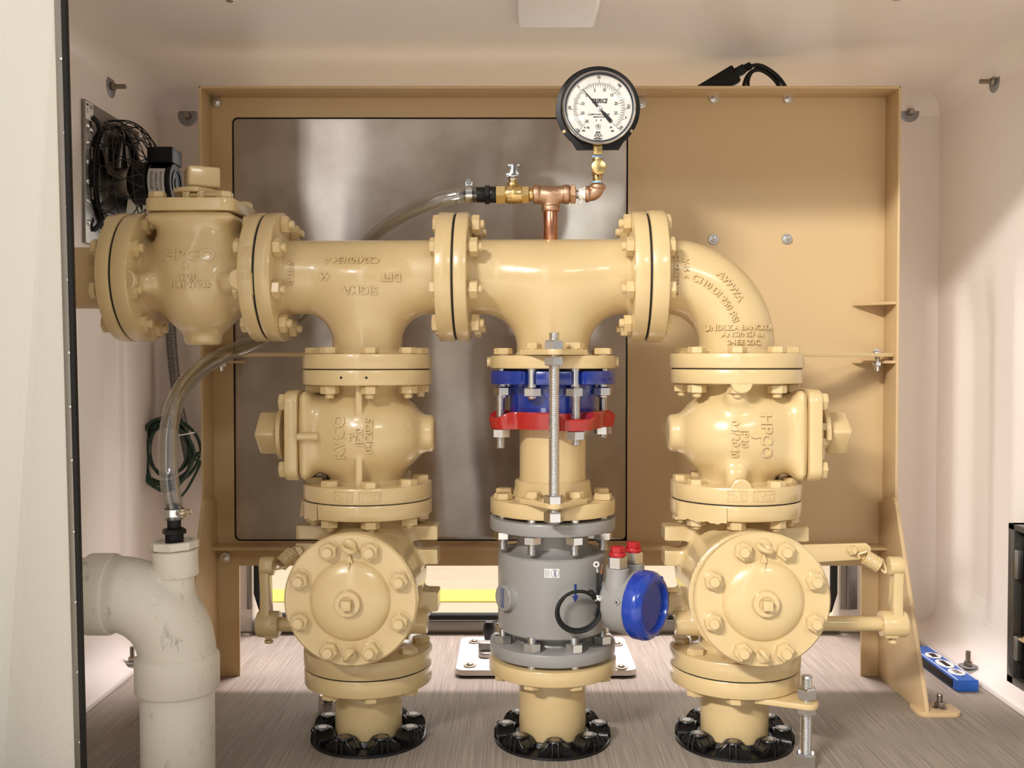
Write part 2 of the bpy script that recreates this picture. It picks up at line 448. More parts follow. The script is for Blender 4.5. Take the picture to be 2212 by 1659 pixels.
solo('wall_left', wall_side(XL, -1, [(.12, .24, .014, .03), (.36, .50, .014, .03)]), WHITE, kind='structure', ang=60)
solo('wall_right', wall_side(XR, 1, [(.08, .33, .022, .07), (.40, .62, .02, .08)]), WHITE, kind='structure', ang=60)
OX0, OX1 = at(546, 1300, YB).x, at(1812, 1300, YB).x         # rear opening
mb = MB()
box(mb, ((XL - .05 + OX0) / 2, YB + .025, ZC / 2), (OX0 - XL + .05, .05, ZC), .004)
box(mb, ((XR + .05 + OX1) / 2, YB + .025, ZC / 2), (XR + .05 - OX1, .05, ZC), .004)
box(mb, ((OX0 + OX1) / 2, YB + .025, (1.30 + ZC) / 2), (OX1 - OX0 + .01, .05, ZC - 1.30), .004)
solo('wall_back', mb, WHITE, kind='structure')
# ceiling with rounded coves down to the three walls and a shallow raised panel
mb = MB()
box(mb, ((XL + XR) / 2, (YF + YB) / 2 + .02, ZC + .03), (XR - XL + .1, YB - YF + .1, .06), 0)
r = .05
def cove(P0, P1, nx, ny):
    A, B = [], []
    for k in range(9):
        t = PI / 2 * k / 8; d, h = r * (1 - sin(t)), r * (1 - cos(t))
        A.append((P0[0] + nx * d, P0[1] + ny * d, ZC - h)); B.append((P1[0] + nx * d, P1[1] + ny * d, ZC - h))
    strip(mb, A, B)
cove((XL, YF), (XL, YB), 1, 0); cove((XR, YF), (XR, YB), -1, 0); cove((XL, YB), (XR, YB), 0, -1)
solo('ceiling', mb, WHITE, kind='structure', ang=50)
a = at(1116, 62, 0); bx0, bx1 = atz(1116, 58, ZC - .012), atz(1286, 58, ZC - .012)
mb = MB(); box(mb, ((bx0.x + bx1.x) / 2, (bx0.y + YF) / 2, ZC - .004), (bx1.x - bx0.x, bx0.y - YF, .024), .010, seg=4)
solo('trim_1', mb, WHITE, kind='structure')
# floor pad, rear sill and the floor outside the rear opening
mb = MB(); box(mb, (.05, .13, -.05), (2.6, 1.24, .1), .004); solo('floor', mb, CONC, kind='structure')
mb = MB(); box(mb, (0, 4.3, -.13), (9, 7, .1), 0); solo('ground', mb, YARD, kind='structure')
mb = MB(); box(mb, (0, -4.2, -.13), (14, 10, .1), 0); solo('ground_front', mb, SHOPF, kind='structure')
y0, y1 = atz(1000, 1301, -.08).y, atz(1000, 1275, -.08).y
mb = MB(); box(mb, (0, (y0 + y1) / 2, -.0785), (8.6, y1 - y0, .003), 0)
solo('floor_line', mb, YELLOW, 'yellow painted line on the pale floor seen through the rear opening', 'floor marking')
# base ledges along the side walls
for nm, X0, X1 in (('baseboard_left', XL, -.826), ('baseboard_right', XR, .984)):
    s = 1 if X1 > X0 else -1; w = abs(X1 - X0); mb = MB()
    pr = [(0, .0), (0, .085)] + [(.03 * (1 - cos(t)) + .0, .085 - .055 * sin(t)) for t in [PI / 2 * k / 6 for k in range(1, 7)]] + [(w - .01, .016), (w - .002, .013), (w, .008), (w, .001)]
    strip(mb, [(X0 + s * a, YF, b) for a, b in pr], [(X0 + s * a, YB, b) for a, b in pr])
    solo(nm, mb, WHITE, kind='structure', ang=50)
# rear door frame: sill, seal and aluminium edge
o = bpy.data.objects.new('door_1', None); C.objects.link(o); props(o, kind='structure'); o.location = (0, YB, 0); INFO[o.name] = Vector((0, YB, 0))
mb = MB(); box(mb, ((OX0 + OX1) / 2, YB + .012, .016), (OX1 - OX0, .05, .032), .003); part('sill', mb, ALU, o)
xs0, xs1 = at(556, 1300, YB - .01).x, at(1801, 1300, YB - .01).x
mb = MB(); P = [(xs0, YB - .008, 1.27), (xs0, YB - .008, .10), (xs0 + .012, YB - .008, .06), (xs0 + .04, YB - .008, .043), (xs1 - .04, YB - .008, .043), (xs1 - .012, YB - .008, .06), (xs1, YB - .008, .10), (xs1, YB - .008, 1.27)]
tube(mb, P, .0095, 10); part('seal', mb, BLACKR, o)
for x0, x1 in ((535, 546), (1813, 1850)):
    mb = MB(); a, b = at(x0, 1300, YB).x, at(x1, 1300, YB).x
    box(mb, ((a + b) / 2, YB - .003, .66), (b - a, .008, 1.2), .001)
    box(mb, ((a + b) / 2, YB - .008, .66), ((b - a) * .3, .008, 1.2), .002); part('edge_strip', mb, GALV, o)

# front left jamb with its riveted seal
YJ = -.335
def jx(px_top, px_bot, z):               # a leaning edge of the jamb
    t, b = at(px_top, 0, YJ), at(px_bot, 1659, YJ); return b.x + (t.x - b.x) * (z - b.z) / (t.z - b.z)
def leaning(pt0, pb0, pt1, pb1, y0, y1, z0=0.0, z1=1.40):
    mb = MB(); v = [(jx(pt0, pb0, z0), z0), (jx(pt1, pb1, z0), z0), (jx(pt1, pb1, z1), z1), (jx(pt0, pb0, z1), z1)]
    prism(mb, [(a, b) for a, b in v], y0, y1, Matrix(((1, 0, 0, 0), (0, 0, 1, 0), (0, 1, 0, 0), (0, 0, 0, 1))), .002); return mb
# the jamb: a front face and an added fold, shaped to imitate a slanted shadow
def J(px0, px1, z, y):
    q = at(px0, 0, y); r = at(px1, 1659, y); return Vector((r.x + (q.x - r.x) * (z - r.z) / (q.z - r.z), y, z))
mb = MB(); A, B, Cc, D, E_ = [], [], [], [], []
for k in range(25):
    z = 1.42 * k / 24; f = 1 - z / 1.42; yb = YJ + .003 + .060 * f
    cL = Vector((jx(119, 164, z), YJ + .001, z)); b_ = J(116, 8, z, yb); A.append(Vector((-.98, yb - .16, z))); B.append(b_); Cc.append(cL); D.append(cL + Vector((-.06, .08, 0))); E_.append(Vector((-.98, YJ + .081, z)))
Bm = [b + (a - b).normalized() * .012 + Vector((0, 0, 0)) for a, b in zip(A, B)]; Bn = [b + (c - b) * .12 for c, b in zip(Cc, B)]; Bc = [b * .6 + m * .2 + n * .2 for b, m, n in zip(B, Bm, Bn)]
for P, Q in ((A, Bm), (Bm, Bc), (Bc, Bn), (Bn, Cc), (Cc, D), (D, E_), (E_, A)): strip(mb, P, Q)
solo('wall_front', mb, JAMBW, kind='structure', ang=60)
mb = MB(); box(mb, (-.97, -.99, .90), (.04, 1.26, 1.80), .008); solo('added_shade_leaf', mb, WHITE, kind='structure')  # unseen leaf added to keep the shop lamp off the left side
t = thing('door_seal', 'black rubber door seal on a grey riveted strip along the left jamb', 'door seal', (jx(133, 176, 0), YJ, 0), pipe=False)
part('strip', leaning(118, 163, 136, 179, YJ - .004, YJ), ALU, t)
part('rubber_seal', leaning(135, 178, 147, 188, YJ - .008, YJ + .003), BLACKR, t)
mb = MB(); lathe(mb, [(0, .0035), (.0022, .003), (.0034, .0012), (.0036, 0)], None, 12)
INFO_rv = mesh_from('rivet', mb); INFO_rv.materials.append(CHROME)
for px, py in ((133, 128), (140, 288), (145, 448), (147, 605), (150, 762), (152, 878), (156, 994), (160, 1148), (164, 1300), (169, 1450), (174, 1602)):
    p = at(px + 1, py, YJ - .004); inst('rivet', INFO_rv, t, frame(p, (0, -1, 0)))

# ================================================================== tan equipment panel
YP, YLIP = .357, .285
PX0, PX1 = at(432, 700, YLIP).x, at(1943, 700, YLIP).x
PZT = at(1100, 185, YLIP).z
zb = at(1100, 1222, YP).z; wx0, wx1 = at(503, 700, YP).x, at(1356, 700, YP).x; wz0, wz1 = at(900, 1169, YP).z, at(900, 253, YP).z
lx, rx = at(518, 1400, YP).x, at(1860, 1400, YP).x
pan = thing('equipment_panel', 'tall tan painted steel panel with a folded edge standing behind the piping', 'panel', ((PX0 + PX1) / 2, YP, 0), pipe=False)
mb = MB(); TH = .005
def sheet(x0, x1, z0, z1): box(mb, ((x0 + x1) / 2, YP + TH / 2, (z0 + z1) / 2), (x1 - x0, TH, z1 - z0), 0)
sheet(PX0, wx0, zb, PZT); sheet(wx1, PX1, zb, PZT); sheet(wx0, wx1, wz1, PZT); sheet(wx0, wx1, zb, wz0)
sheet(PX0, lx, 0, zb); sheet(rx, PX1, 0, zb)
for (cx, cz, sx, sz) in ((wx0, wz1, 1, -1), (wx0, wz0, 1, 1)):       # rounded window corners
    q = .012; pts = [(cx, cz)] + [(cx + sx * (q - q * sin(k)), cz + sz * (q - q * cos(k))) for k in [PI / 2 * i / 6 for i in range(7)]]
    prism(mb, [(a, b) for a, b in pts], YP, YP + TH, Matrix(((1, 0, 0, 0), (0, 0, 1, 0), (0, 1, 0, 0), (0, 0, 0, 1))), 0)
part('back_sheet', mb, PANELP, pan)
mb = MB(); box(mb, ((PX0 + PX1) / 2, (YLIP + YP + TH) / 2, PZT - .003), (PX1 - PX0, YP + TH - YLIP, .006), .002); part('top_flange', mb, PANELP, pan)
for X in (PX0 + .003, PX1 - .003):
    mb = MB(); box(mb, (X, (YLIP + YP + TH) / 2, PZT / 2), (.006, YP + TH - YLIP, PZT), .002); part('side_flange', mb, PANELP, pan)
zr = at(1000, 1186, .31).z
mb = MB(); box(mb, ((PX0 + PX1) / 2, (.308 + YP) / 2, zr), (PX1 - PX0 - .014, YP - .308, .006), .001)
part('cross_rail', mb, PANELP, pan)
MYZ = Matrix(((0, 0, 1, 0), (1, 0, 0, 0), (0, 1, 0, 0), (0, 0, 0, 1)))
for X, s in ((PX0 + .009, -1), (PX1 - .009, 1)):
    mb = MB(); zt = at(1940, 1075, YLIP).z
    prism(mb, [(YLIP - .004, zt), (YLIP - .016, zt - .004), (.112, .03), (.104, .0), (YP, 0), (YP, zt - .02), (YLIP, zt)], X - .004, X + .004, MYZ, .001)
    g = part('gusset', mb, PANELP, pan)
    mb = MB(); prism(mb, rrect(.085, .062, .018, cx=X + s * .026, cy=.134), 0, .009, None, .0015); ft = part('foot', mb, PANELP, pan, owner=g)
    mb = MB(); c = (X + s * .035, .134, 0); cyl(mb, c, (0, 0, 1), .0135, .009, .0112, .0005, 24); hexa(mb, frame(c, (0, 0, 1)), .0105, .0112, .021); threads(mb, c, (0, 0, 1), .0058, .021, .036, .002, 14)
    part('anchor_bolt', mb, STEEL, pan, owner=g)
for py in (652, 779):
    mb = MB(); z = at(1900, py, .30).z
    prism(mb, [(PX1 - .006, YLIP + .002), (PX1 - .006, YP), (PX1 - .075, YP), (PX1 - .07, YP - .012), (PX1 - .02, YLIP + .002)], z - .006, z, None, .001); part('tab', mb, PANELP, pan)
mb = MB(); z = at(1900, 779, .30).z
prism(mb, [(PX0 + .006, YLIP + .002), (PX0 + .006, YP), (PX0 + .075, YP), (PX0 + .07, YP - .012), (PX0 + .02, YLIP + .002)], z - .006, z, None, .001); part('tab', mb, PANELP, pan)
mb = MB(); lathe(mb, [(0, .0), (.0105, 0), (.011, .0008), (.0105, .0018), (0, .0018)], None, 24); hexa(mb, Matrix(), .0072, .0018, .0075, .001); lathe(mb, [(0, .0075), (.0042, .0075), (.0042, .0115), (.003, .0132), (0, .0135)], None, 16)
me = mesh_from('panel_bolt', mb); me.materials.append(ZINC)
for px, py in ((468, 221), (1386, 224), (1543, 213), (1703, 213), (1541, 517), (1700, 516), (487, 1204)):
    inst('panel_bolt', me, pan, frame(at(px, py, YP - .002), (0, -1, 0), (1, 0, .3)))
# stainless sheet closing the panel's window
ss = thing('stainless_sheet', 'large brushed stainless steel sheet closing the opening of the tan panel', 'metal sheet', ((wx0 + wx1) / 2, YP + .02, wz0), pipe=False)
mb = MB(); prism(mb, rrect(wx1 - wx0 - .006, wz1 - wz0 - .006, .01, cx=(wx0 + wx1) / 2, cy=(wz0 + wz1) / 2), YP + .0045, YP + .0075, Matrix(((1, 0, 0, 0), (0, 0, 1, 0), (0, 1, 0, 0), (0, 0, 0, 1))), .0005)
part('sheet', mb, STAIN, ss)
mb = MB(); box(mb, ((wx0 + wx1) / 2, YP + .009, (wz0 + wz1) / 2), (wx1 - wx0 + .03, .003, wz1 - wz0 + .03), 0); part('gasket', mb, GASKET, ss, label='black rubber gasket')

# ---------------------------------------------------------------- washers and anchors in the white walls
def washer_bolt(label, p, d, tilt, big=.0245, stud=.034, cat='washer bolt', m=STEEL):
    t = thing('washer_bolt', label, cat, p, pipe=False, group='washer bolts in the white walls')
    d = Vector(d).normalized(); mb = MB(); cyl(mb, p, d, big, 0, .0025, .0008, 40); part('washer', mb, WASH, t)
    mb = MB(); hexa(mb, frame(p, d + Vector(tilt) * .4), .0095, .0025, .0115); part('nut', mb, m, t)
    mb = MB(); threads(mb, p, d + Vector(tilt), .0055, .006, stud, .0018, 14); part('stud', mb, m, t)
washer_bolt('round washer and bolt on left wall above the fan', atx(238, 187, XL - .001), (1, 0, 0), (0, 0, 0))
washer_bolt('round washer and bolt in back wall left of the tan panel', at(406, 251, YB + .001), (0, -1, 0), (.15, 0, -.12))
washer_bolt('round washer and bolt in back wall right of the tan panel', at(1964, 243, YB + .001), (0, -1, 0), (-.15, 0, -.12))
washer_bolt('round washer and bolt high on the right white wall', atx(2150, 176, XR + .001), (-1, 0, 0), (0, 0, 0))
washer_bolt('anchor bolt and washer on right ledge beside the blue level', atz(2091, 1440, .021), (0, 0, 1), (0, 0, 0), .02, .034)
washer_bolt('anchor bolt and washer on left ledge behind the white elbow', atz(286, 1430, .021), (0, 0, 1), (0, 0, 0), .02, .034)
for px, lab in ((497, 'small chrome bolt end under the ceiling at the top left edge'), (1938, 'small chrome bolt end under the ceiling at the top right edge')):
    p = atz(px, 0 if px < 1000 else -4, ZC - .006); mb = MB(); cyl(mb, (p.x, p.y, ZC - .009), (0, 0, 1), .0085, 0, .009, .002, 20); cyl(mb, (p.x, p.y, ZC - .009), (0, 0, 1), .012, .006, .0095, .001, 20)
    solo('ceiling_bolt', mb, CHROME, lab, 'bolt', base=(p.x, p.y, ZC))

# ---------------------------------------------------------------- exhaust fan on the left wall
fy, fz, fw = .417, at(0, 0, 0).z * 0 + 1.0755, .295
fan = thing('exhaust_fan', 'black wire caged exhaust fan on a metal plate on the left wall', 'fan', (XL, fy, fz), pipe=False)
mb = MB(); box(mb, (XL + .004, fy, fz), (.006, .30, fw), .001); part('mounting_plate', mb, GALV, fan)
FX = lambda x: XL + .007 + x
mb = MB(); lathe(mb, [(.128, 0), (.128, .014), (.124, .014), (.124, 0)], frame((FX(0), fy, fz), (1, 0, 0)), 48); part('shroud', mb, BLACKP, fan)
mb = MB()
for k in range(7):
    yy = fy - .108 + .036 * k; hh = math.sqrt(max(0, .121 ** 2 - (abs(yy - fy)) ** 2)); box(mb, (FX(.003), yy, fz), (.004, .033, 2 * hh), .001)
part('louvre', mb, GALV, fan)
mb = MB()
prof = [(.136, .006), (.136, .035), (.128, .055), (.108, .074), (.084, .084), (.06, .088)]
for r, h in [(.136, .012), (.131, .05), (.10, .078), (.062, .088)]:
    tube(mb, [(FX(h), fy + r * cos(2 * PI * k / 40), fz + r * sin(2 * PI * k / 40)) for k in range(40)], .0013, 6, closed=True)
for k in range(36):
    for sgn in ((1,) if k % 2 else (-1,)):
        a = 2 * PI * k / 36; tube(mb, catmull([(FX(h), fy + r * cos(a + sgn * .1 * i), fz + r * sin(a + sgn * .1 * i)) for i, (r, h) in enumerate(prof)], 4), .0012, 5)
part('wire_guard', mb, BLACKR, fan)
mb = MB()
for k in range(5):
    a = 2 * PI * k / 5 + .3; pts = []
    for j in range(7):
        r = .03 + .09 * j / 6
        for s in (-1, 1): pts.append((FX(.02 + s * .012), fy + r * cos(a + s * .33), fz + r * sin(a + s * .33)))
    n = len(mb.v); mb.v += pts; mb.f += [(n + 2 * j, n + 2 * j + 1, n + 2 * j + 3, n + 2 * j + 2) for j in range(6)]
    m0 = len(mb.v); mb.v += [(p[0] + .002, p[1], p[2]) for p in pts]; mb.f += [(m0 + 2 * j, m0 + 2 * j + 2, m0 + 2 * j + 3, m0 + 2 * j + 1) for j in range(6)]
cyl(mb, (FX(0), fy, fz), (1, 0, 0), .034, .002, .04, .003, 28); part('fan_blades', mb, GALV, fan)
mb = MB(); cyl(mb, (FX(0), fy, fz), (1, 0, 0), .047, .045, .082, .004, 40); cyl(mb, (FX(0), fy, fz), (1, 0, 0), .041, .08, .128, .002, 40)
cyl(mb, (FX(0), fy, fz), (1, 0, 0), .044, .126, .137, .003, 40); lathe(mb, [(.030, .137), (.030, .139), (.027, .139), (.027, .137)], frame((FX(0), fy, fz), (1, 0, 0)), 30)
cyl(mb, (FX(0), fy, fz), (1, 0, 0), .012, .136, .139, .001, 20)
box(mb, (FX(.112), fy, fz + .058), (.056, .066, .034), .003); box(mb, (FX(.128), fy + .004, fz - .056), (.02, .03, .05), .002)
mo = part('motor', mb, BLACKP, fan)
mb = MB(); A, B = [], []
for k in range(15):
    a = PI + R_(-42 + 84 * k / 14); A.append((FX(.088), fy + .0415 * cos(a), fz + .0415 * sin(a))); B.append((FX(.124), fy + .0415 * cos(a), fz + .0415 * sin(a)))
strip(mb, A, B); part('motor_label', mb, LABELW, fan, owner=mo, label='white motor data label')
mb = MB()
for (x0, x1, z0, z1) in ((.093, .101, -.02, .02), (.104, .111, -.022, .018), (.114, .12, -.02, .02)):
    for j in range(17):
        z = z0 + (z1 - z0) * j / 16; a = PI - z / .0418; w = (x1 - x0) * rng.uniform(.6, 1)
        box(mb, (FX(x0 + w / 2), fy + .0418 * cos(a), fz + .0418 * sin(a)), (w, .0006, .0007), 0)
part('label_print', mb, INK, fan, owner=mo)
lz, ly = fz + fw / 2 - .021, fy - .15 + .022
mb = MB(); box(mb, (XL + .0074, ly, lz), (.001, .036, .036), 0); sl = part('sticker', mb, LABELW, fan, label='white maker sticker')
mb = MB()
for (dy, dz, w, h) in ((-.010, .012, .010, .005), (.007, .013, .014, .0015), (.007, .010, .012, .0015), (.006, .007, .012, .0015), (-.010, .004, .006, .0014), (-.010, 0, .007, .0014), (-.010, -.004, .005, .0014), (.004, .001, .006, .001)):
    box(mb, (XL + .0081, ly + dy, lz + dz), (.0006, w, h), 0)
part('sticker_print', mb, INK, fan, owner=sl)
mb = MB(); lathe(mb, [(0, .005), (.004, .004), (.006, .0015), (.0063, 0), (0, 0)], None, 14); me = mesh_from('screw', mb); me.materials.append(CHROME)
for dy, dz in ((-.095, .115), (-.075, .108), (-.138, .095), (-.138, .06), (-.138, .02), (-.138, -.02), (-.138, -.06), (-.138, -.105), (-.12, .09)):
    inst('screw', me, fan, frame((XL + .007, fy + dy, fz + dz), (1, 0, 0)))
for s in (1, -1):
    mb = MB(); tube(mb, catmull([(FX(.002), fy - .118, fz + s * .118), (FX(.01), fy - .112, fz + s * .108), (FX(.012), fy - .1, fz + s * .093)], 5), .0055, 10); part('guard_clip', mb, BLACKR, fan)
# ================================================================== flanged pipework (in the pipework's own frame)
UL, UC, UR = ux(794), 0.0, ux(1590)       # column axes
ZH = vz(598.5)                            # axis of the horizontal run
FR = .1155                                # flange radius
BC = .0955                                # bolt circle
NP = Vector
def bolt(t_up, t_dn, m=PAINT, head=.0115, nut=.0145, stub=.008, r=.008, hx=.0162, fancy=False, stud=False):
    """flange bolt along +z: t_up / t_dn are the metal thicknesses above and below the joint plane"""
    mb = MB(); I = Matrix()
    if stud:
        hexa(mb, I, hx, t_up, t_up + nut, .002); lathe(mb, [(0, t_up), (r, t_up), (r, t_up + nut + stub), (r * .7, t_up + nut + stub + .002), (0, t_up + nut + stub + .002)], I, 16)
    else: hexa(mb, I, hx, t_up, t_up + head, .002)
    hexa(mb, I, hx, -t_dn - nut, -t_dn, .002)
    if fancy: threads(mb, (0, 0, -t_dn - nut - stub), (0, 0, 1), r, 0, stub + nut, .0022, 16); cyl(mb, (0, 0, 0), (0, 0, 1), r, -t_dn - .001, t_up + .001, .0003, 16)
    else: lathe(mb, [(0, -t_dn - nut - stub), (r * .75, -t_dn - nut - stub), (r, -t_dn - nut - stub + .002), (r, t_up), (0, t_up)], I, 16)
    me = mesh_from('flange_bolt', mb); me.materials.append(m); return me
def bolts_z(root, me, x, z, ang, n=8, rad=BC, up=1, skip=(), label=None, y=0.0):
    for k in range(n):
        if k in skip: continue
        a = R_(ang + 360 / n * k); c = (x + rad * sin(a), y - rad * cos(a), z)
        inst('flange_bolt', me, root, frame(c, (0, 0, up), (cos(a + rng.uniform(-.4, .4)), sin(a), 0)), label=label)
def bolts_x(root, me, x, ang, n=8, rad=BC, up=1):
    for k in range(n):
        a = R_(ang + 360 / n * k); c = (x, -rad * cos(a), ZH - rad * sin(a))
        inst('flange_bolt', me, root, frame(c, (up, 0, 0), (0, cos(a + rng.uniform(-.4, .4)), sin(a))))
def flange(root, o, d, z0, z1, R=FR, hub=None, m=PAINT, name='flange', ears=()):
    """disc with softened edge; hub=(pipe radius, +1/-1 side, length)"""
    mb = MB(); prof = disc_prof(R, z0, z1, .0032)
    M = frame(o, d); lathe(mb, prof, M, 72)
    if hub:
        pr, s, ln = hub; zz = z1 if s > 0 else z0; q = []
        for k in range(8):
            t = PI / 2 * k / 7; q.append((pr - .001 + .016 * (1 - sin(t)), zz + s * ln * (1 - cos(t))))
        lathe(mb, q if s > 0 else q[::-1], M, 60)
    for e in ears: e(mb)
    return part(name, mb, m, root)
def raised_face(root, o, d, z0, z1, r=.079, m=GASKET):
    mb = MB(); cyl(mb, o, d, r, z0, z1, 0, 48); return part('gasket', mb, m, root, label='black gasket in the flange joint')

# levels of the three columns (silhouette heights)
zL = lambda py: vz(py, 794); zR = lambda py: vz(py, 1590); zC = lambda py: vz(py, 1194)
X2, X3, X4 = L(584, 598).x, L(987, 598).x, L(1393, 598).x
X1 = L(293, 598).x
G = .0016                                  # half of a joint gap

# ---------- tee on the left
TL = thing('flanged_tee', 'cream flanged tee with upside-down raised letters, left of the cream center tee', 'pipe tee', (UL, 0, ZH))
zt = (zL(765), zL(796.5))
PRH, PRB = .0665, .0625
def f_teeL(x, y, z):
    h = s_cyl(x - 0, y, z - ZH, 'x', PRH, X2 + .012, X3 - .012)
    v = s_cyl(x - UL, y, z, 'z', PRB, zt[1] + .012, ZH)
    return rmin(h, v, .05)
mb = MB(); sdf_mesh(mb, f_teeL, (X2, -.085, zt[1]), (X3, .085, ZH + .085), .0045); part('body', mb, PAINT, TL)
wJ2r, wJ3l = .0285, .0305
flange(TL, (X2, 0, ZH), (1, 0, 0), G, wJ2r, hub=(PRH, 1, .014))
flange(TL, (X3, 0, ZH), (1, 0, 0), -wJ3l, -G, hub=(PRH, -1, .014))
flange(TL, (UL, 0, zt[1]), (0, 0, 1), 0, zt[0] - zt[1], hub=(PRB, 1, .012))
def E(f, s, px, py, size, ang=0, y=-.066, **k): p = L(px, py, y); emboss(mb, f, s, p.x, p.z, size, ang, **k)
for args, kw in ((('C324F07E34 A', 760, 563, .0165, 180), dict(sx=.95)), (('44', 703, 597, .019, 180), {}), (('DFT', 845, 598, .019, 180), {}), (('SIGMA', 780, 626, .0195, 180), dict(sx=1.05)), (('SVITUS', 628, 590, .013, -90), {})):
    mb = MB(); E(f_teeL, *args, **kw); part('raised_lettering', mb, PAINT, TL)
bm_std = bolt(.0285, .0285)
bolts_x(TL, bm_std, X3, 17, up=-1)

# ---------- plain tee in the middle
TC = thing('flanged_tee', 'smooth cream flanged tee under the brass gauge fittings', 'pipe tee', (UC, 0, ZH))
zt2 = (zC(768), zC(796))
def f_teeC(x, y, z):
    h = s_cyl(x, y, z - ZH, 'x', .067, X3 + .012, X4 - .012)
    v = s_cyl(x - UC, y, z, 'z', .0645, zt2[1] + .012, ZH)
    return rmin(h, v, .06)
mb = MB(); sdf_mesh(mb, f_teeC, (X3, -.085, zt2[1]), (X4, .085, ZH + .085), .0045); part('body', mb, PAINT, TC)
wJ3r, wJ4l = .0215, .0245
flange(TC, (X3, 0, ZH), (1, 0, 0), G, .0245, hub=(.067, 1, .014))
flange(TC, (X4, 0, ZH), (1, 0, 0), -.0275, -G, hub=(.067, -1, .014))
flange(TC, (UC, 0, zt2[1]), (0, 0, 1), 0, zt2[0] - zt2[1], R=.1125, hub=(.0645, 1, .01))
for s in (-1, 1):
    mb = MB(); cyl(mb, (UC + s * .112, 0, (zt2[0] + zt2[1]) / 2), (s, 0, 0), .009, 0, .006, .001, 20); part('side_stud', mb, PAINT, TC)
bolts_x(TC, bolt(.031, .027), X4, 17, up=1)

# ---------- elbow on the right
EL = thing('flanged_elbow', 'cream ninety degree flanged elbow with raised letters at the right end of the run', 'pipe elbow', (UR, 0, ZH))
ze = (zR(763.5), zR(795))
RB = .124; ecx, ecz = UR - RB, ZH - RB
def f_elb(x, y, z):
    a = s_arc(x, z, y, ecx, ecz, RB, 0, PI / 2, .0665)
    b = s_cyl(x, y, z - ZH, 'x', .0665, X4 + .008, ecx + .01); c = s_cyl(x - UR, y, z, 'z', .0665, ze[1] + .008, ecz + .01)
    return np.minimum(a, np.minimum(b, c))
mb = MB(); sdf_mesh(mb, f_elb, (X4, -.075, ze[1]), (UR + .075, .075, ZH + .075), .0045); part('body', mb, PAINT, EL)
flange(EL, (X4, 0, ZH), (1, 0, 0), G, .031, R=.1175, hub=(.0665, 1, .012))
flange(EL, (UR, 0, ze[1]), (0, 0, 1), 0, ze[0] - ze[1], R=.1175, hub=(.0665, 1, .01))
mb = MB()
E(f_elb, 'AWWA', 1578, 617, .0165, -52, arc=.16, sx=1.1); E(f_elb, 'C110 DI 250 PSI', 1553, 636, .0165, -46, arc=.125, sx=1.0)
E(f_elb, 'UNDI.Z.A BANGKOK', 1603, 707, .0125, 0); E(f_elb, 'ANSI/NSF 61', 1606, 722, .0125, 0, sx=1.05); E(f_elb, '24EE 23C', 1607, 739, .0125, 0, sx=1.1)
E(f_elb, 'LISTED 250', 1463, 580, .0125, 90); E(f_elb, 'VdS <', 1481, 580, .0135, -90); E(f_elb, 'O', 1461, 633, .018, 0); E(f_elb, 'C', 1461, 633, .009, 0)
part('raised_lettering', mb, PAINT, EL)
bm_right = bolt(.0275, .0265)
bolts_z(EL, bm_right, UR, ze[1] - G, -10)

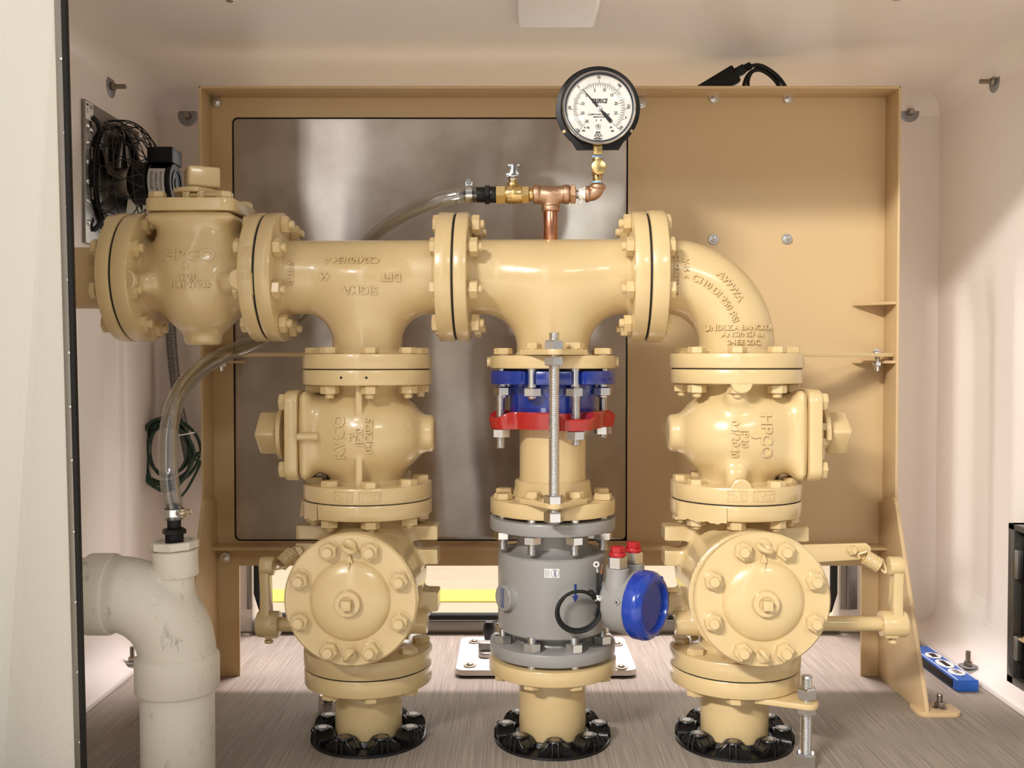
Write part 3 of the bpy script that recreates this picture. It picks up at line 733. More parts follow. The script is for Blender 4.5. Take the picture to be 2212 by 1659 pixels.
# ---------- plug valves -------------------------------------------------------------------------------
def s_valve(x, y, z, H, bonnet=1.0):
    """casting with flow along z, bonnet towards +x, closed end boss towards -x; H half length"""
    b = s_ell(x + .006, y, z, .101, .099, .082)
    n = s_cyl(x, y, z, 'z', .063, -H, H)
    v = smin(b, n, .016)
    k = s_box(x - .06, y, z, .045, .064, .058, .024); v = smin(v, k, .05)
    pl = s_box(x - .099, y, z, .0105, .079, .079, .016)
    v = smin(v, pl, .02)
    bo = s_cyl(x, y, z, 'x', .0335, -.122, -.06, .009); v = smin(v, bo, .012)
    return v
def plug_valve(name, label, o, H, M3, t1, t2, ears=True, ribs=False, base=None, nutrot=20):
    """M3 turns the casting's frame into the pipework frame"""
    M = Matrix.Translation(Vector(o)) @ M3; Mi = np.array(M.inverted())
    root = thing(name, label, 'plug valve', base or o)
    def f(x, y, z):
        a = Mi[0, 0] * x + Mi[0, 1] * y + Mi[0, 2] * z + Mi[0, 3]; b = Mi[1, 0] * x + Mi[1, 1] * y + Mi[1, 2] * z + Mi[1, 3]; c = Mi[2, 0] * x + Mi[2, 1] * y + Mi[2, 2] * z + Mi[2, 3]
        v = s_valve(a, b, c, H - .012)
        if ribs:
            for s in (-1, 1): v = smin(v, s_box(a, np.abs(b) - .060, c - s * (H - .045), .0058, .032, .036, .003), .005)
            v = smin(v, s_box(a - .090, np.abs(b) - .080, c, .019, .014, .0058, .003), .005)
        else:
            for s in (-1, 1): v = smin(v, s_box(a + .016, b + .05, c - s * (H - .03), .016, .045, .03, .012), .03)
        return v
    mb = MB(); h = .0045; mm = .135
    lo = [min(o[i] - mm, o[i] - mm) for i in range(3)]; hi = [o[i] + mm for i in range(3)]
    sdf_mesh(mb, f, lo, hi, h); bd = part('body', mb, PAINT, root)
    d = M3 @ Vector((0, 0, 1))
    def ear(s, t):
        def g(mb):
            if not ears: return
            pts = [(.028 * (1 - 2 * k / 28), .004 + .0165 * max(math.sqrt(max(0, 1 - (abs(1 - 2 * k / 28) / .64) ** 2)), .34 * (1 - smoothstep(abs(1 - 2 * k / 28))))) for k in range(29)] + [(-.028, 0), (.028, 0)]
            zc = s * (H - t + .005); Me = M @ Matrix(((1, 0, 0, -.012), (0, 0, 1, 0), (0, 1, 0, 0), (0, 0, 0, 1)))
            for (a, b) in ((-.1145, -.098),):
                P = [(p[0], zc - s * p[1]) for p in pts]; tmp = MB(); prism(tmp, P if s < 0 else P[::-1], a, b, None, .003)
                mb.add([(v[0], v[1], v[2] + FR - math.sqrt(FR ** 2 - (v[0] - .012) ** 2)) for v in tmp.v], tmp.f, Me)
        return g
    flange(root, o, d, H - t1, H, hub=(.063, -1, .010), ears=(ear(1, t1),))
    flange(root, o, d, -H, -H + t2, hub=(.063, 1, .010), ears=(ear(-1, t2),))
    mb = MB(); MX = M @ Matrix(((0, 0, 1, 0), (1, 0, 0, 0), (0, 1, 0, 0), (0, 0, 0, 1)))   # local z along the bonnet
    prism(mb, rrect(.158, .158, .022), .1105, .133, MX, .003)
    cyl(mb, MX @ Vector((0, 0, 0)), MX.to_3x3() @ Vector((0, 0, 1)), .034, .132, .139, .002, 32)
    bon = part('bonnet', mb, PAINT, root)
    mb = MB(); hexa(mb, Matrix(), .0155, 0, .0115); lathe(mb, [(0, -.0015), (.017, -.0015), (.017, 0), (0, 0)], None, 24); me = mesh_from('bonnet_bolt', mb); me.materials.append(PAINT)
    for a in (-1, 1):
        for b in (-1, 1): inst('bonnet_bolt', me, root, MX @ Matrix.Translation((a * .059, b * .059, .1335)))
    mb = MB(); o2 = MX @ Vector((0, 0, 0)); ax = MX.to_3x3() @ Vector((0, 0, 1))
    cyl(mb, o2, ax, .021, .138, .166, .002, 30)
    sec = [(.051 * cos(t), .051 * sin(t)) for t in [R_(-60 + 250 * k / 24) for k in range(25)]] + [(-.02, -.028), (.012, -.034)]
    prism(mb, sec, .148, .1565, MX, .0015); part('stop_collar', mb, PAINT, root)
    mb = MB()
    for a, b in ((-.038, -.012), (-.038, .014)):
        box(mb, (a, b, .142), (.016, .013, .016), .002, MX); cyl(mb, MX @ Vector((a - .0, b - .02, .143)), MX.to_3x3() @ Vector((0, 1, 0)), .0042, -.012, .018, .001, 14)
    part('stop_screw', mb, PAINT, root)
    mb = MB(); MN = MX @ Matrix.Rotation(R_(nutrot), 4, 'Z')
    bm_ = [(.031, .160), (.034, .164), (.032, .194), (.029, .1965)]
    box(mb, (0, 0, .1785), (.056, .056, .037), .005, MN, 3); part('operating_nut', mb, PAINT, root, label='square operating nut')
    return root, f
RYm = Matrix.Rotation(R_(-90), 4, 'Y')     # x -> z
RZ180 = Matrix.Rotation(PI, 4, 'Z')
# right valve
zr0, zr1 = zR(796.5), zR(1073)
oR = (UR, 0, (zr0 + zr1) / 2); HR = (zr0 - zr1) / 2
VR, fVR = plug_valve('plug_valve', 'cream plug valve under the elbow with its square nut pointing right', oR, HR, Matrix(), .0255, .0295, nutrot=38)
mb = MB()
E(fVR, 'HPCO', 1652, 941, .0265, -90, y=-.09); E(fVR, '4', 1628, 940, .022, -90, y=-.09); E(fVR, 'JP20', 1604, 946, .0165, -90, y=-.09); E(fVR, '04/2040', 1585, 947, .018, -90, y=-.09, sx=1.05)
def fl_sdf(o, ax, lo, hi, R=FR): return lambda x, y, z: s_cyl(x - o[0], y - o[1], z - o[2], ax, R, lo, hi)
fF = fl_sdf(oR, 'z', -HR, -HR + .0295)
for s, px in (('SEAT', 1650), ('END', 1592)):
    mk = MB(); p = L(px, 1072, -.1155); emboss(mk, fF, s, p.x, p.z, .0155, 180, h=.0012); emb_frame(mk, fF, p.x, p.z, .036 if s == 'SEAT' else .030, .0175); part('rim_marking', mk, PAINT, VR)
part('raised_lettering', mb, PAINT, VR)
# left valve
zl0, zl1 = zL(798), zL(1073)
oL = (UL, 0, (zl0 + zl1) / 2); HL = (zl0 - zl1) / 2
VL, fVL = plug_valve('plug_valve', 'cream plug valve under the lettered tee with its square nut pointing left', oL, HL, RZ180, .027, .0285, ears=False, ribs=True, nutrot=45)
mb = MB()
E(fVL, 'KVCO', 735, 944, .027, 90, y=-.09); E(fVL, '4', 757, 944, .024, 90, y=-.09); E(fVL, 'JF20', 778, 943, .018, 90, y=-.09); E(fVL, '04/2025', 798, 940, .018, 90, y=-.09)
fF = fl_sdf(oL, 'z', -HL, -HL + .0285)
for s, px in (('END', 740), ('SEAT', 797)):
    mk = MB(); p = L(px, 1074, -.1155); emboss(mk, fF, s, p.x, p.z, .0155, 180, h=.0012); emb_frame(mk, fF, p.x, p.z, .036 if s == 'SEAT' else .032, .0175); part('rim_marking', mk, PAINT, VL)
part('raised_lettering', mb, PAINT, VL)
for px in (736, 791):
    mb = MB(); p = L(px, 816, -.1155); yy = -math.sqrt(FR ** 2 - (p.x - UL) ** 2); cyl(mb, (p.x, yy, p.z), (p.x - UL, yy, 0), .0022, -.001, .0004, 0, 12); part('drilled_hole', mb, INK, VL, label='small dark drilled hole')
# horizontal valve at the left end
oA = ((X1 + X2) / 2, 0, ZH); HA = (X2 - X1) / 2 - G
VA, fVA = plug_valve('plug_valve', 'horizontal cream plug valve at the left end with its square nut pointing up', oA, HA, RYm, .0285, .0255, nutrot=28)
mb = MB()
E(fVA, 'HPCO', 408, 553, .0265, 0, y=-.09, sx=1.15); E(fVA, '4', 405, 577, .02, 0, y=-.09); E(fVA, '1P20', 408, 601, .0175, 0, y=-.09); E(fVA, '04/2025', 414, 617, .018, 0, y=-.09, sx=1.15)
fF = fl_sdf(oA, 'x', HA - .0255, HA)
for s, py in (('SEAT', 557), ('END', 613)):
    mk = MB(); p = L(532, py, -.1155); emboss(mk, fF, s, p.x, p.z, .0155, -90, h=.0012); emb_frame(mk, fF, p.x, p.z, .036, .0175, ang=-90); part('rim_marking', mk, PAINT, VA)
part('raised_lettering', mb, PAINT, VA)
bolts_x(VA, bolt(.0275, .028), X2, 17, up=-1)
bolts_x(VA, bolt(.0285, .0255), X1, 17, up=-1)
# incoming pipe with its flange
IP = thing('inlet_pipe', 'short tan pipe with a flange entering from the left white wall', 'pipe', (X1, 0, ZH))
mb = MB(); xw = (MI @ Vector((XL + .002, 0, ZH))).x
cyl(mb, (X1, 0, ZH), (1, 0, 0), .0555, xw - X1, -.02, .001, 56); part('pipe', mb, PANELP, IP)
flange(IP, (X1, 0, ZH), (1, 0, 0), -.0255, -G, hub=(.0555, -1, .006))
# gaskets (dark lines between the flange faces)
for root, o, d in ((TL, (X2, 0, ZH), (1, 0, 0)), (TC, (X3, 0, ZH), (1, 0, 0)), (EL, (X4, 0, ZH), (1, 0, 0)), (VA, (X1, 0, ZH), (1, 0, 0))): raised_face(root, o, d, -G, G, .112)
bm_left = bolt(.027, .028)
bolts_z(TL, bm_left, UL, zt[1] - .0006, 12)
raised_face(VL, (UL, 0, zl0), (0, 0, 1), 0, zt[1] - zl0, .112); raised_face(VR, (UR, 0, zr0), (0, 0, 1), 0, ze[1] - zr0, .114)

# ---------- swing check valves ------------------------------------------------------------------------
def check_valve(label, UX, zf, s, ang):
    """zf: heights of top flange top/bottom, lower flange top/bottom ; s: side of the lever (-1 left, +1 right)"""
    a0, a1, b0, b1 = zf; zc = (a1 + b0) / 2 - .002
    root = thing('swing_check_valve', label, 'check valve', (UX, 0, b1))
    YC = -.172
    pc = L(760 if s < 0 else 1644, 1293, YC); cz = pc.z; cx = pc.x
    def f(x, y, z):
        X, Z = x - UX, z
        n = s_cyl(X, y, Z, 'z', .064, b1 + .012, a0 - .012)
        g = s_cyl(X, y, Z - cz, 'y', .100, -.146, .085, .03)
        v = smin(n, g, .035)
        v = smin(v, s_cyl(X, y, Z - cz, 'y', .107, YC + .010, YC + .03, .003), .012)
        z1 = L(900, 1148, 0).z; z2 = L(900, 1200, 0).z; z3 = L(900, 1296, 0).z
        for sg, zz in ((s, z1), (-s, z1), (-s, z2), (-s, z3)):
            v = smin(v, s_box(X - sg * .085, y - .01, Z - zz, .043, .026, .0135 if zz != z3 else .018, .003), .012)
        zs = L(1600, 1348, -.03).z
        v = smin(v, s_cyl(X, y + .03, Z - zs, 'x', .021, -.112, .112, .003), .01)
        return v
    mb = MB(); sdf_mesh(mb, f, (UX - .14, -.18, b1), (UX + .14, .1, a0), .0045); part('body', mb, PAINT, root)
    flange(root, (UX, 0, 0), (0, 0, 1), a1, a0, hub=(.064, -1, .01)); flange(root, (UX, 0, 0), (0, 0, 1), b1, b0, hub=(.064, 1, .012))
    # round cover
    mb = MB(); R = .1095
    pr = [(0, -.004), (R - .002, -.004), (R, -.002), (R, .010), (R - .003, .0135), (.071, .0138), (.0665, .0145), (.064, .018), (.058, .0225), (.045, .027), (.03, .0295), (.0225, .030), (.0215, .031), (.0205, .0405), (.0195, .0415), (.0125, .0415), (.0125, .0395), (.0, .0395)]
    lathe(mb, pr, frame((cx, YC, cz), (0, -1, 0)), 80); cov = part('cover', mb, PAINT, root)
    mb = MB(); box(mb, (cx, YC - .047, cz), (.0155, .016, .0155), .0015, None); part('center_plug', mb, PAINT, root, owner=cov)
    mb = MB(); box(mb, (cx, YC - .0245, cz + .052), (.0022, .004, .026), .0005); prism(mb, [(cx - .006, cz + .062), (cx + .006, cz + .062), (cx, cz + .078)], -YC + .018, -YC + .0215, Matrix(((1, 0, 0, 0), (0, 0, -1, 0), (0, 1, 0, 0), (0, 0, 0, 1))), .0005)
    part('flow_arrow', mb, PAINT, root, owner=cov)
    mb = MB(); cyl(mb, (0, 0, 0), (0, 0, 1), .0185, -.001, .0012, .0004, 30); hexa(mb, Matrix(), .0155, .001, .0155); lathe(mb, [(0, .015), (.0085, .015), (.0085, .022), (.0075, .0236), (0, .024)], None, 24)
    me = mesh_from('cover_bolt', mb); me.materials.append(PAINT)
    for k in range(8):
        a = R_(22.5 + 45 * k); inst('cover_bolt', me, root, frame((cx + .088 * sin(a), YC - .0138, cz + .088 * cos(a)), (0, -1, 0), (1, rng.uniform(-.0, .0), rng.uniform(-.6, .6))))
    for sg, tilt in ((1, 25), (-1, -55 if s < 0 else 60)):
        mb = MB(); c = Vector((cx, YC - .0138, cz + sg * .089)); cyl(mb, c, (0, -1, 0), .0115, 0, .006, .002, 24)
        u = Vector((cos(R_(tilt)), 0, -sin(R_(tilt)) * .8)); w = Vector((0, -1, -.35 * sg)).normalized()
        q = c + Vector((0, -.011, -sg * .002))
        tube(mb, [q + u * (.0115 * cos(t)) + w * (.0085 * sin(t)) for t in [2 * PI * k / 24 for k in range(24)]], .0042, 10, closed=True); part('lifting_eye', mb, PAINT, root)
    # side shaft, lever and spring
    YS = -.03
    ps = L(600, 1348, YS) if s < 0 else L(1850, 1347, YS); zs = ps.z
    xh0, xh1 = (ux(553, YS), ux(602, YS)) if s < 0 else (ux(1906, YS), ux(1962, YS))
    mb = MB(); xe = (xh0 + xh1) / 2; cyl(mb, (0, YS, zs), (1, 0, 0), .0128, min(UX + s * .1, xe), max(UX + s * .1, xe), .001, 28); part('hinge_shaft', mb, PAINT, root)
    mb = MB(); cyl(mb, (0, YS, zs), (1, 0, 0), .0232, min(xh0, xh1), max(xh0, xh1), .004, 36)
    pt = L(580 if s < 0 else 1936, 1222, YS - .004); xa = pt.x
    box(mb, ((xh0 + xh1) / 2 - s * .006, YS - .004, zs - .012), (.026, .022, .022), .004)
    lev = [(YS - .016, zs + .01), (YS + .015, zs + .01), (YS + .011, zs + .06), (YS + .006, pt.z + .0)] + [(YS - .006 + .013 * cos(t), pt.z + .003 + .013 * sin(t)) for t in [PI * k / 8 for k in range(9)]] + [(YS - .019, pt.z - .004), (YS - .014, zs + .06)]
    prism(mb, lev, (xh0 + xh1) / 2 - .0085 + s * .004, (xh0 + xh1) / 2 + .0085 + s * .004, MYZ, .002)
    cyl(mb, (0, YS - .006, pt.z), (1, 0, 0), .0165, (xh0 + xh1) / 2 - s * .0 - .012, (xh0 + xh1) / 2 + .012, .002, 28)
    lvr = part('lever', mb, PAINT, root)
    mb = MB(); pb = (xe, YS, zs - .023); cyl(mb, pb, (0, 0, -1), .0045, 0, .008, .001, 14); cyl(mb, pb, (0, 0, -1), .008, .005, .0115, .002, 18); part('set_screw', mb, PAINT, root, owner=lvr)
    # coil spring from the lever to a small bracket
    A = Vector((xe - s * .012, YS - .006, pt.z - .008)); pbk = L(640, 1186, YS) if s < 0 else L(1853, 1194, YS); B = Vector((pbk.x, YS + (.03 if s < 0 else .0), pbk.z))
    if s < 0: B = L(644, 1183, YS + .03)
    d = (B - A).normalized(); n = frame(A, d); ln = (B - A).length; s0, s1 = .016, ln - .014; turns = int((s1 - s0) / .0036)
    mb = MB(); P = [n @ Vector((.0118 * cos(2 * PI * k / 14), .0118 * sin(2 * PI * k / 14), s0 + (s1 - s0) * k / (14 * turns))) for k in range(14 * turns + 1)]
    tube(mb, P, .0021, 6); cyl(mb, A, d, .0113, s0 + .004, s1 - .003, .0005, 24)
    tube(mb, catmull([n @ Vector((.011, 0, s0)), n @ Vector((.006, 0, s0 - .006)), n @ Vector((0, 0, s0 - .012)), n @ Vector((-.006, 0, s0 - .014)), n @ Vector((-.004, 0, s0 - .004))], 5), .0023, 8)
    tube(mb, catmull([n @ Vector((.011, 0, s1)), n @ Vector((.005, 0, s1 + .006)), n @ Vector((-.003, 0, s1 + .012)), n @ Vector((-.007, 0, s1 + .006))], 5), .0023, 8)
    part('spring', mb, PAINT, root, label='closed coil spring')
    mb = MB()
    if s > 0:
        q0, q1 = L(1735, 1192, YS + .012), L(1880, 1188, YS + .012)
        prism(mb, [(q0.x - .02, q0.z - .021), (q1.x - .01, q1.z - .016), (q1.x, q1.z - .008), (q1.x, q1.z + .006), (q1.x - .008, q1.z + .0125), (q0.x - .02, q0.z + .0125)], -YS - .016, -YS - .008, Matrix(((1, 0, 0, 0), (0, 0, -1, 0), (0, 1, 0, 0), (0, 0, 0, 1))), .0015)
        hexa(mb, frame((B.x - .008, YS + .008, B.z + .003), (0, -1, 0)), .0095, 0, .008); cyl(mb, (B.x - .008, YS + .008, B.z + .003), (0, -1, 0), .0045, .0, .016, .001, 14)
    else:
        q = L(655, 1195, YS + .03); box(mb, (q.x + .012, YS + .03, q.z + .004), (.05, .010, .03), .002); hexa(mb, frame((q.x - .006, YS + .025, q.z + .006), (0, -1, 0)), .0095, 0, .008)
    part('spring_bracket', mb, PAINT, root)
    return root, f, (cx, cz)
CL, fCL, cL = check_valve('cream swing check valve on the left column, round bolted cover, spring lever at its left', UL, (zL(1074), zL(1107), zL(1392), zL(1429)), -1, 12)
CR, fCR, cR = check_valve('cream swing check valve on the right column, round bolted cover, spring lever at its right', UR, (zR(1074.5), zR(1107), zR(1394), zR(1431)), 1, -10)
for root, UX, py, vv, an in ((CL, UL, 1073.3, zL, 12), (CR, UR, 1073.8, zR, -10)):
    bolts_z(root, bolt(.0275, .028, stub=.006), UX, vv(py), an)
    raised_face(root, (UX, 0, vv(py)), (0, 0, 1), -.0012, .0012, .113)
# torn flap of dried paint on the rims of the two check valves' flanges
for root, UX, a_, b_, z_, ang in ((CL, UL, 722, 0, zL(1090), (-78, -38)), (CR, UR, 1556, 0, zR(1091), (-66, -18))):
    mb = MB(); A, B, C2 = [], [], []; nseg = 22
    for k in range(nseg + 1):
        t = R_(ang[0] + (ang[1] - ang[0]) * k / nseg); e = .0014 * sin(k * .8) + .0008 * sin(k * 2.1); rr = FR + .0012 + .0012 * (abs(k - nseg / 2) / nseg) ** 2 * 4
        lip = .004 * math.exp(-((k - 1) / 2.2) ** 2)
        A.append((UX + rr * sin(t), -rr * cos(t), z_ + .0125)); B.append((UX + (rr + lip) * sin(t), -(rr + lip) * cos(t), z_ - .016 - e)); C2.append((UX + (rr - .0016) * sin(t), -(rr - .0016) * cos(t), z_ - .0155 - e))
    strip(mb, A, B); strip(mb, B, C2); part('paint_flap', mb, PAINT, root, label='torn flap of dried cream paint')

# ---------- floor spools and their black floor rings ---------------------------------------------------
def floor_spool(label, UX, z0, z1, vv, rl, ring_label, ang, cang, gasket=True):
    t = thing('floor_spool', label, 'pipe', (UX, 0, 0))
    mb = MB(); cyl(mb, (UX, 0, 0), (0, 0, 1), .0605, 0, z1 + .01, .001, 64); part('pipe', mb, PAINT, t)
    flange(t, (UX, 0, 0), (0, 0, 1), z1, z0, R=.1145)
    g = thing('floor_ring', ring_label, 'pipe fitting', (UX, 0, 0))
    mb = MB(); lathe(mb, [(.0612, .0), (.0612, .006), (.1, .006), (.1035, .0045), (.1045, .0)], frame((UX, 0, 0), (0, 0, 1)), 72)
    lathe(mb, [(.0612, .004), (.0612, .014), (.066, .014), (.07, .006)], frame((UX, 0, 0), (0, 0, 1)), 60); part('ring', mb, BLACKC, g)
    mb = MB()                                  # one arched lug with ribs and a capped screw
    arch = [(-.031, .002)] + [(.031 * sin(q), .010 + .0165 * cos(q) ** .8) for q in [R_(-84 + 168 * k / 14) for k in range(15)]] + [(.031, .002)]
    lo, hi, bm = [], [], bmesh.new()
    for x, z in arch:
        lo.append(bm.verts.new((x, -.0195 + .006 * (x / .031) ** 2, z))); hi.append(bm.verts.new((x * .72, .0165, min(z + .002, .0285) if abs(x) < .02 else z)))
    n = len(lo)
    for k in range(n): bm.faces.new((lo[k], lo[(k + 1) % n], hi[(k + 1) % n], hi[k]))
    bm.faces.new(lo); bm.faces.new(hi[::-1]); bm.verts.index_update()
    mb.add([v.co for v in bm.verts], [[v.index for v in f.verts] for f in bm.faces]); bm.free()
    lathe(mb, [(0, .02), (.0135, .02), (.0145, .0285), (.0135, .0305), (.0105, .0308), (.0105, .0295), (0, .0295)], frame((0, -.001, 0), (0, 0, 1)), 28)
    for s in (-1, 1):
        tube(mb, [(s * .023, -.0165, .016), (s * .016, -.0175, .0235), (s * .010, -.0140, .029)], .0018, 6); tube(mb, [(s * .028, .002, .013), (s * .018, .006, .0225), (s * .011, .009, .029)], .0016, 6)
        tube(mb, [(s * .006, -.0205, .004), (s * .005, -.0205, .016), (s * .005, -.0150, .029)], .0018, 6)
    me = mesh_from('lug', mb); me.materials.append(BLACKC)
    mb = MB(); lathe(mb, [(0, .0315), (.0085, .0312), (.0098, .0300), (.0098, .027), (0, .027)], frame((0, -.001, 0), (0, 0, 1)), 24); mc = mesh_from('cap_screw', mb); mc.materials.append(STEEL)
    for k in range(8):
        a = R_(cang + 45 * k); M = frame((UX + .0835 * sin(a), -.0835 * cos(a), 0), (0, 0, 1), (cos(a), sin(a), 0)) @ Matrix.Scale(.98, 4)
        lg = inst('lug', me, g, M); c = bpy.data.objects.new('cap_screw', mc); C.objects.link(c); c.parent = lg
    return t
sL = floor_spool('short cream floor pipe with flange under the left check valve', UL, zL(1430.5), zL(1466), zL, 0, 'black bolted floor ring around the left cream floor pipe', 12, 25)
sR = floor_spool('short cream floor pipe with flange under the right check valve', UR, zR(1432.5), zR(1467), zR, 0, 'black bolted floor ring around the right cream floor pipe', -10, -12)
sC = floor_spool('short cream floor pipe with flange under the grey meter', UC, zC(1411.5), zC(1443), zC, 0, 'black bolted floor ring around the cream floor pipe under the grey meter', 22.5, 2)
for root, UX, z, an in ((CL, UL, zL(1430), 12), (CR, UR, zR(1432), -10)):
    bolts_z(root, bolt(.0315, .0305, head=.011, nut=.010, stub=0), UX, z, an); raised_face(root, (UX, 0, z), (0, 0, 1), -.0009, .0009, .1125)
# ================================================================== middle column below the plain tee
def two_mat(me, m0, m1, test):
    me.materials.clear(); me.materials.append(m0); me.materials.append(m1)
    for p in me.polygons:
        c = Vector((0, 0, 0))
        for i in p.vertices: c += me.vertices[i].co
        p.material_index = 1 if test((c / len(p.vertices)).z) else 0
MXZ = Matrix(((1, 0, 0, 0), (0, 0, 1, 0), (0, 1, 0, 0), (0, 0, 0, 1)))
zB0, zB1, zBs = zC(800.5), zC(829), zC(889)
FA = thing('flange_adapter', 'blue cast flange adapter with a red clamping ring under the smooth center tee', 'pipe coupling', (UC, 0, zBs))
pts = []
for k in range(360):
    th = k; r = .1122
    for a in (22.5, -22.5, 157.5, -157.5):
        d = abs((th - a + 180) % 360 - 180); w = .0115 / r * 180 / PI
        if d < w: r = .086 + .003 * (d / w) ** 2
        elif d < w + 1.5: r = .1122 - .003
    pts.append((r * sin(R_(th)), -r * cos(R_(th))))
mb = MB(); prism(mb, pts, zB1, zB0, None, .0025); part('flange', mb, BLUE, FA)
mb = MB(); lathe(mb, [(0, zBs - .004), (.0765, zBs - .004), (.0785, zBs), (.0785, zB1 - .012), (.082, zB1 - .002), (.086, zB1 + .003), (0, zB1 + .003)], None, 64)
prism(mb, [(.022 * cos(t), .022 * sin(t) * 1.2) for t in [PI + PI * k / 12 for k in range(13)]], -.081, -.072, Matrix.Translation((.0, 0, zB1 - .001)) @ MXZ, .002)
part('sleeve', mb, BLUE, FA)
zr_a, zr_b = zC(886), zC(922); pts = []
ears = [22.5 + 90 * k for k in range(4)]
def rring(th):
    r = .0925
    for a in ears:
        d = abs((th - a + 180) % 360 - 180)
        if d < 13: r = max(r, .118 - .004 * (d / 13) ** 2)
        elif d < 26: r = max(r, .0925 + .0215 * (1 - smoothstep((d - 13) / 13)))
    return r
mb = MB(); n = 180; top, bot, ti, bi = [], [], [], []
for k in range(n + 1):
    th = 360 * k / n; r = rring(th); a = R_(th); low = 0
    for e in ears:
        d = abs((th - e + 180) % 360 - 180); low = max(low, 1 - smoothstep((d - 10) / 12))
    zt_ = zr_a - .0105 * low; u = Vector((sin(a), -cos(a), 0))
    top.append(u * r + Vector((0, 0, zt_))); bot.append(u * (r - .002) + Vector((0, 0, zr_b))); ti.append(u * .064 + Vector((0, 0, zr_a - .002))); bi.append(u * .064 + Vector((0, 0, zr_b)))
md = [t + Vector((0, 0, -.003)) + (t - Vector((0, 0, t.z))).normalized() * .0015 for t in top]
in1 = [(t - Vector((0, 0, t.z))).normalized() * .080 + Vector((0, 0, t.z)) for t in top]
in2 = [(t - Vector((0, 0, t.z))).normalized() * .078 + Vector((0, 0, zr_a)) for t in top]
for A, B in ((bot, md), (md, top), (top, in1), (in1, in2), (in2, ti), (ti, bi), (bi, bot)): strip(mb, A, B)
bm = bmesh.new(); vv = [bm.verts.new(v) for v in mb.v]; [bm.faces.new([vv[i] for i in f]) for f in mb.f]
bmesh.ops.remove_doubles(bm, verts=bm.verts[:], dist=1e-6); bm.verts.index_update(); m2 = MB(); m2.add([v.co for v in bm.verts], [[v.index for v in f.verts] for f in bm.faces]); bm.free()
part('clamping_ring', m2, RED, FA, ang=28, label='red cast clamping ring with four ears')
for k, (a, pe) in enumerate(((22.5, 953), (112.5, 949), (202.5, 950), (292.5, 964))):
    a = R_(a); c = (.1000 * sin(a), -.1000 * cos(a), 0); mb = MB(); z0 = zC(pe) + .0
    threads(mb, c, (0, 0, 1), .0082, z0, zC(832), .0024, 18); hexa(mb, frame(c, (0, 0, 1), (cos(a + k), sin(a + k), 0)), .0165, zr_b - .016, zr_b, .002); part('tie_bolt', mb, ZINC, FA)
zjt = zC(798.2)
me = bolt(.0265, .030, ZINC, head=.0115, nut=.0155, stub=.005); two_mat(me, ZINC, PAINT, lambda z: z > .01)
bolts_z(FA, me, UC, zjt, 22.5)
raised_face(FA, (UC, 0, zjt), (0, 0, 1), -.002, .002, .098)

# cream spool
SP = thing('flanged_spool', 'cream flanged spool pipe above the grey flow meter with a thick collar', 'pipe', (UC, 0, zC(1105)))
zs0, zs1 = zC(1073), zC(1105)
mb = MB(); lathe(mb, [(0, zs1 + .002), (.0595, zs1 + .002), (.0595, zBs - .0), (.0595, zC(890)), (0, zC(890))], None, 64); part('pipe', mb, PAINT, SP)
mb = MB(); lathe(mb, [(.0594, zC(1034)), (.0645, zC(1034.5)), (.068, zC(1038)), (.0685, zC(1050)), (.071, zs0 + .004), (.075, zs0)][::-1], None, 64); part('collar', mb, PAINT, SP)
flange(SP, (UC, 0, 0), (0, 0, 1), zs1, zs0, R=.1125)

# grey flow meter
zg0, zg1, zh0, zh1 = zC(1112.5), zC(1139), zC(1377), zC(1404)
FM = thing('flow_meter', 'grey magnetic flow meter with a blue lidded housing on its right side', 'flow meter', (UC, 0, zh1))
flange(FM, (UC, 0, 0), (0, 0, 1), zg1, zg0, R=.1128, m=GREYP); flange(FM, (UC, 0, 0), (0, 0, 1), zh1, zh0, R=.1128, m=GREYP)
zb0, zb1 = zC(1189), zC(1352)
mb = MB(); lathe(mb, [(0, zh0 - .002), (.068, zh0 - .002), (.0655, zh0 + .006), (.0645, zb1 - .014), (.067, zb1 - .006), (.076, zb1 - .0035), (.094, zb1 - .001), (.0975, zb1 + .002), (.0985, zb1 + .006), (.0985, zb0 - .006), (.0975, zb0 - .002), (.094, zb0 + .001), (.078, zb0 + .003), (.07, zb0 + .006), (.0645, zb0 + .012), (.064, zg1 - .004), (.066, zg1 + .002), (0, zg1 + .002)], None, 80)
body = part('body', mb, GREYP, FM)
bd = Vector((-.80, -.60, 0)); pb = L(1098, 1290, -.06); MB_ = frame(Vector((0, 0, pb.z)) + bd * .09, bd, (0, 0, -1))
mb = MB(); lathe(mb, [(.027, 0), (.0245, .008), (.0235, .0095), (.0232, .019), (.0215, .0205), (0, .0205)], MB_, 40); bs = part('electrode_boss', mb, GREYP, FM)
mb = MB(); MT = MB_ @ Matrix.Translation((0, 0, .0206))
for (cx, cy, w, h) in ((0, .0048, .033, .0008), (0, -.0048, .033, .0008), (-.0165, 0, .0008, .0104), (.0165, 0, .0008, .0104)): box(mb, (cx, cy, 0), (w, h, .0004), 0, MT)
flat_text(mb, 'KROHNE', .0088, MT, .0005, .00012, .86); part('boss_lettering', mb, INKB, FM, owner=bs)
def wrap(mb, vs, fs, px, py, r, zrot=0):        # lay flat geometry on the meter's round body around pixel (px,py)
    p = L(px, py, -r * .98); a0 = math.asin(p.x / r); ca, sa = cos(R_(zrot)), sin(R_(zrot)); out = []
    for x, y, h in vs:
        X, Z = x * ca - y * sa, x * sa + y * ca; a = a0 + X / r; out.append(((r + h) * sin(a), -(r + h) * cos(a), p.z + Z))
    mb.add(out, fs)
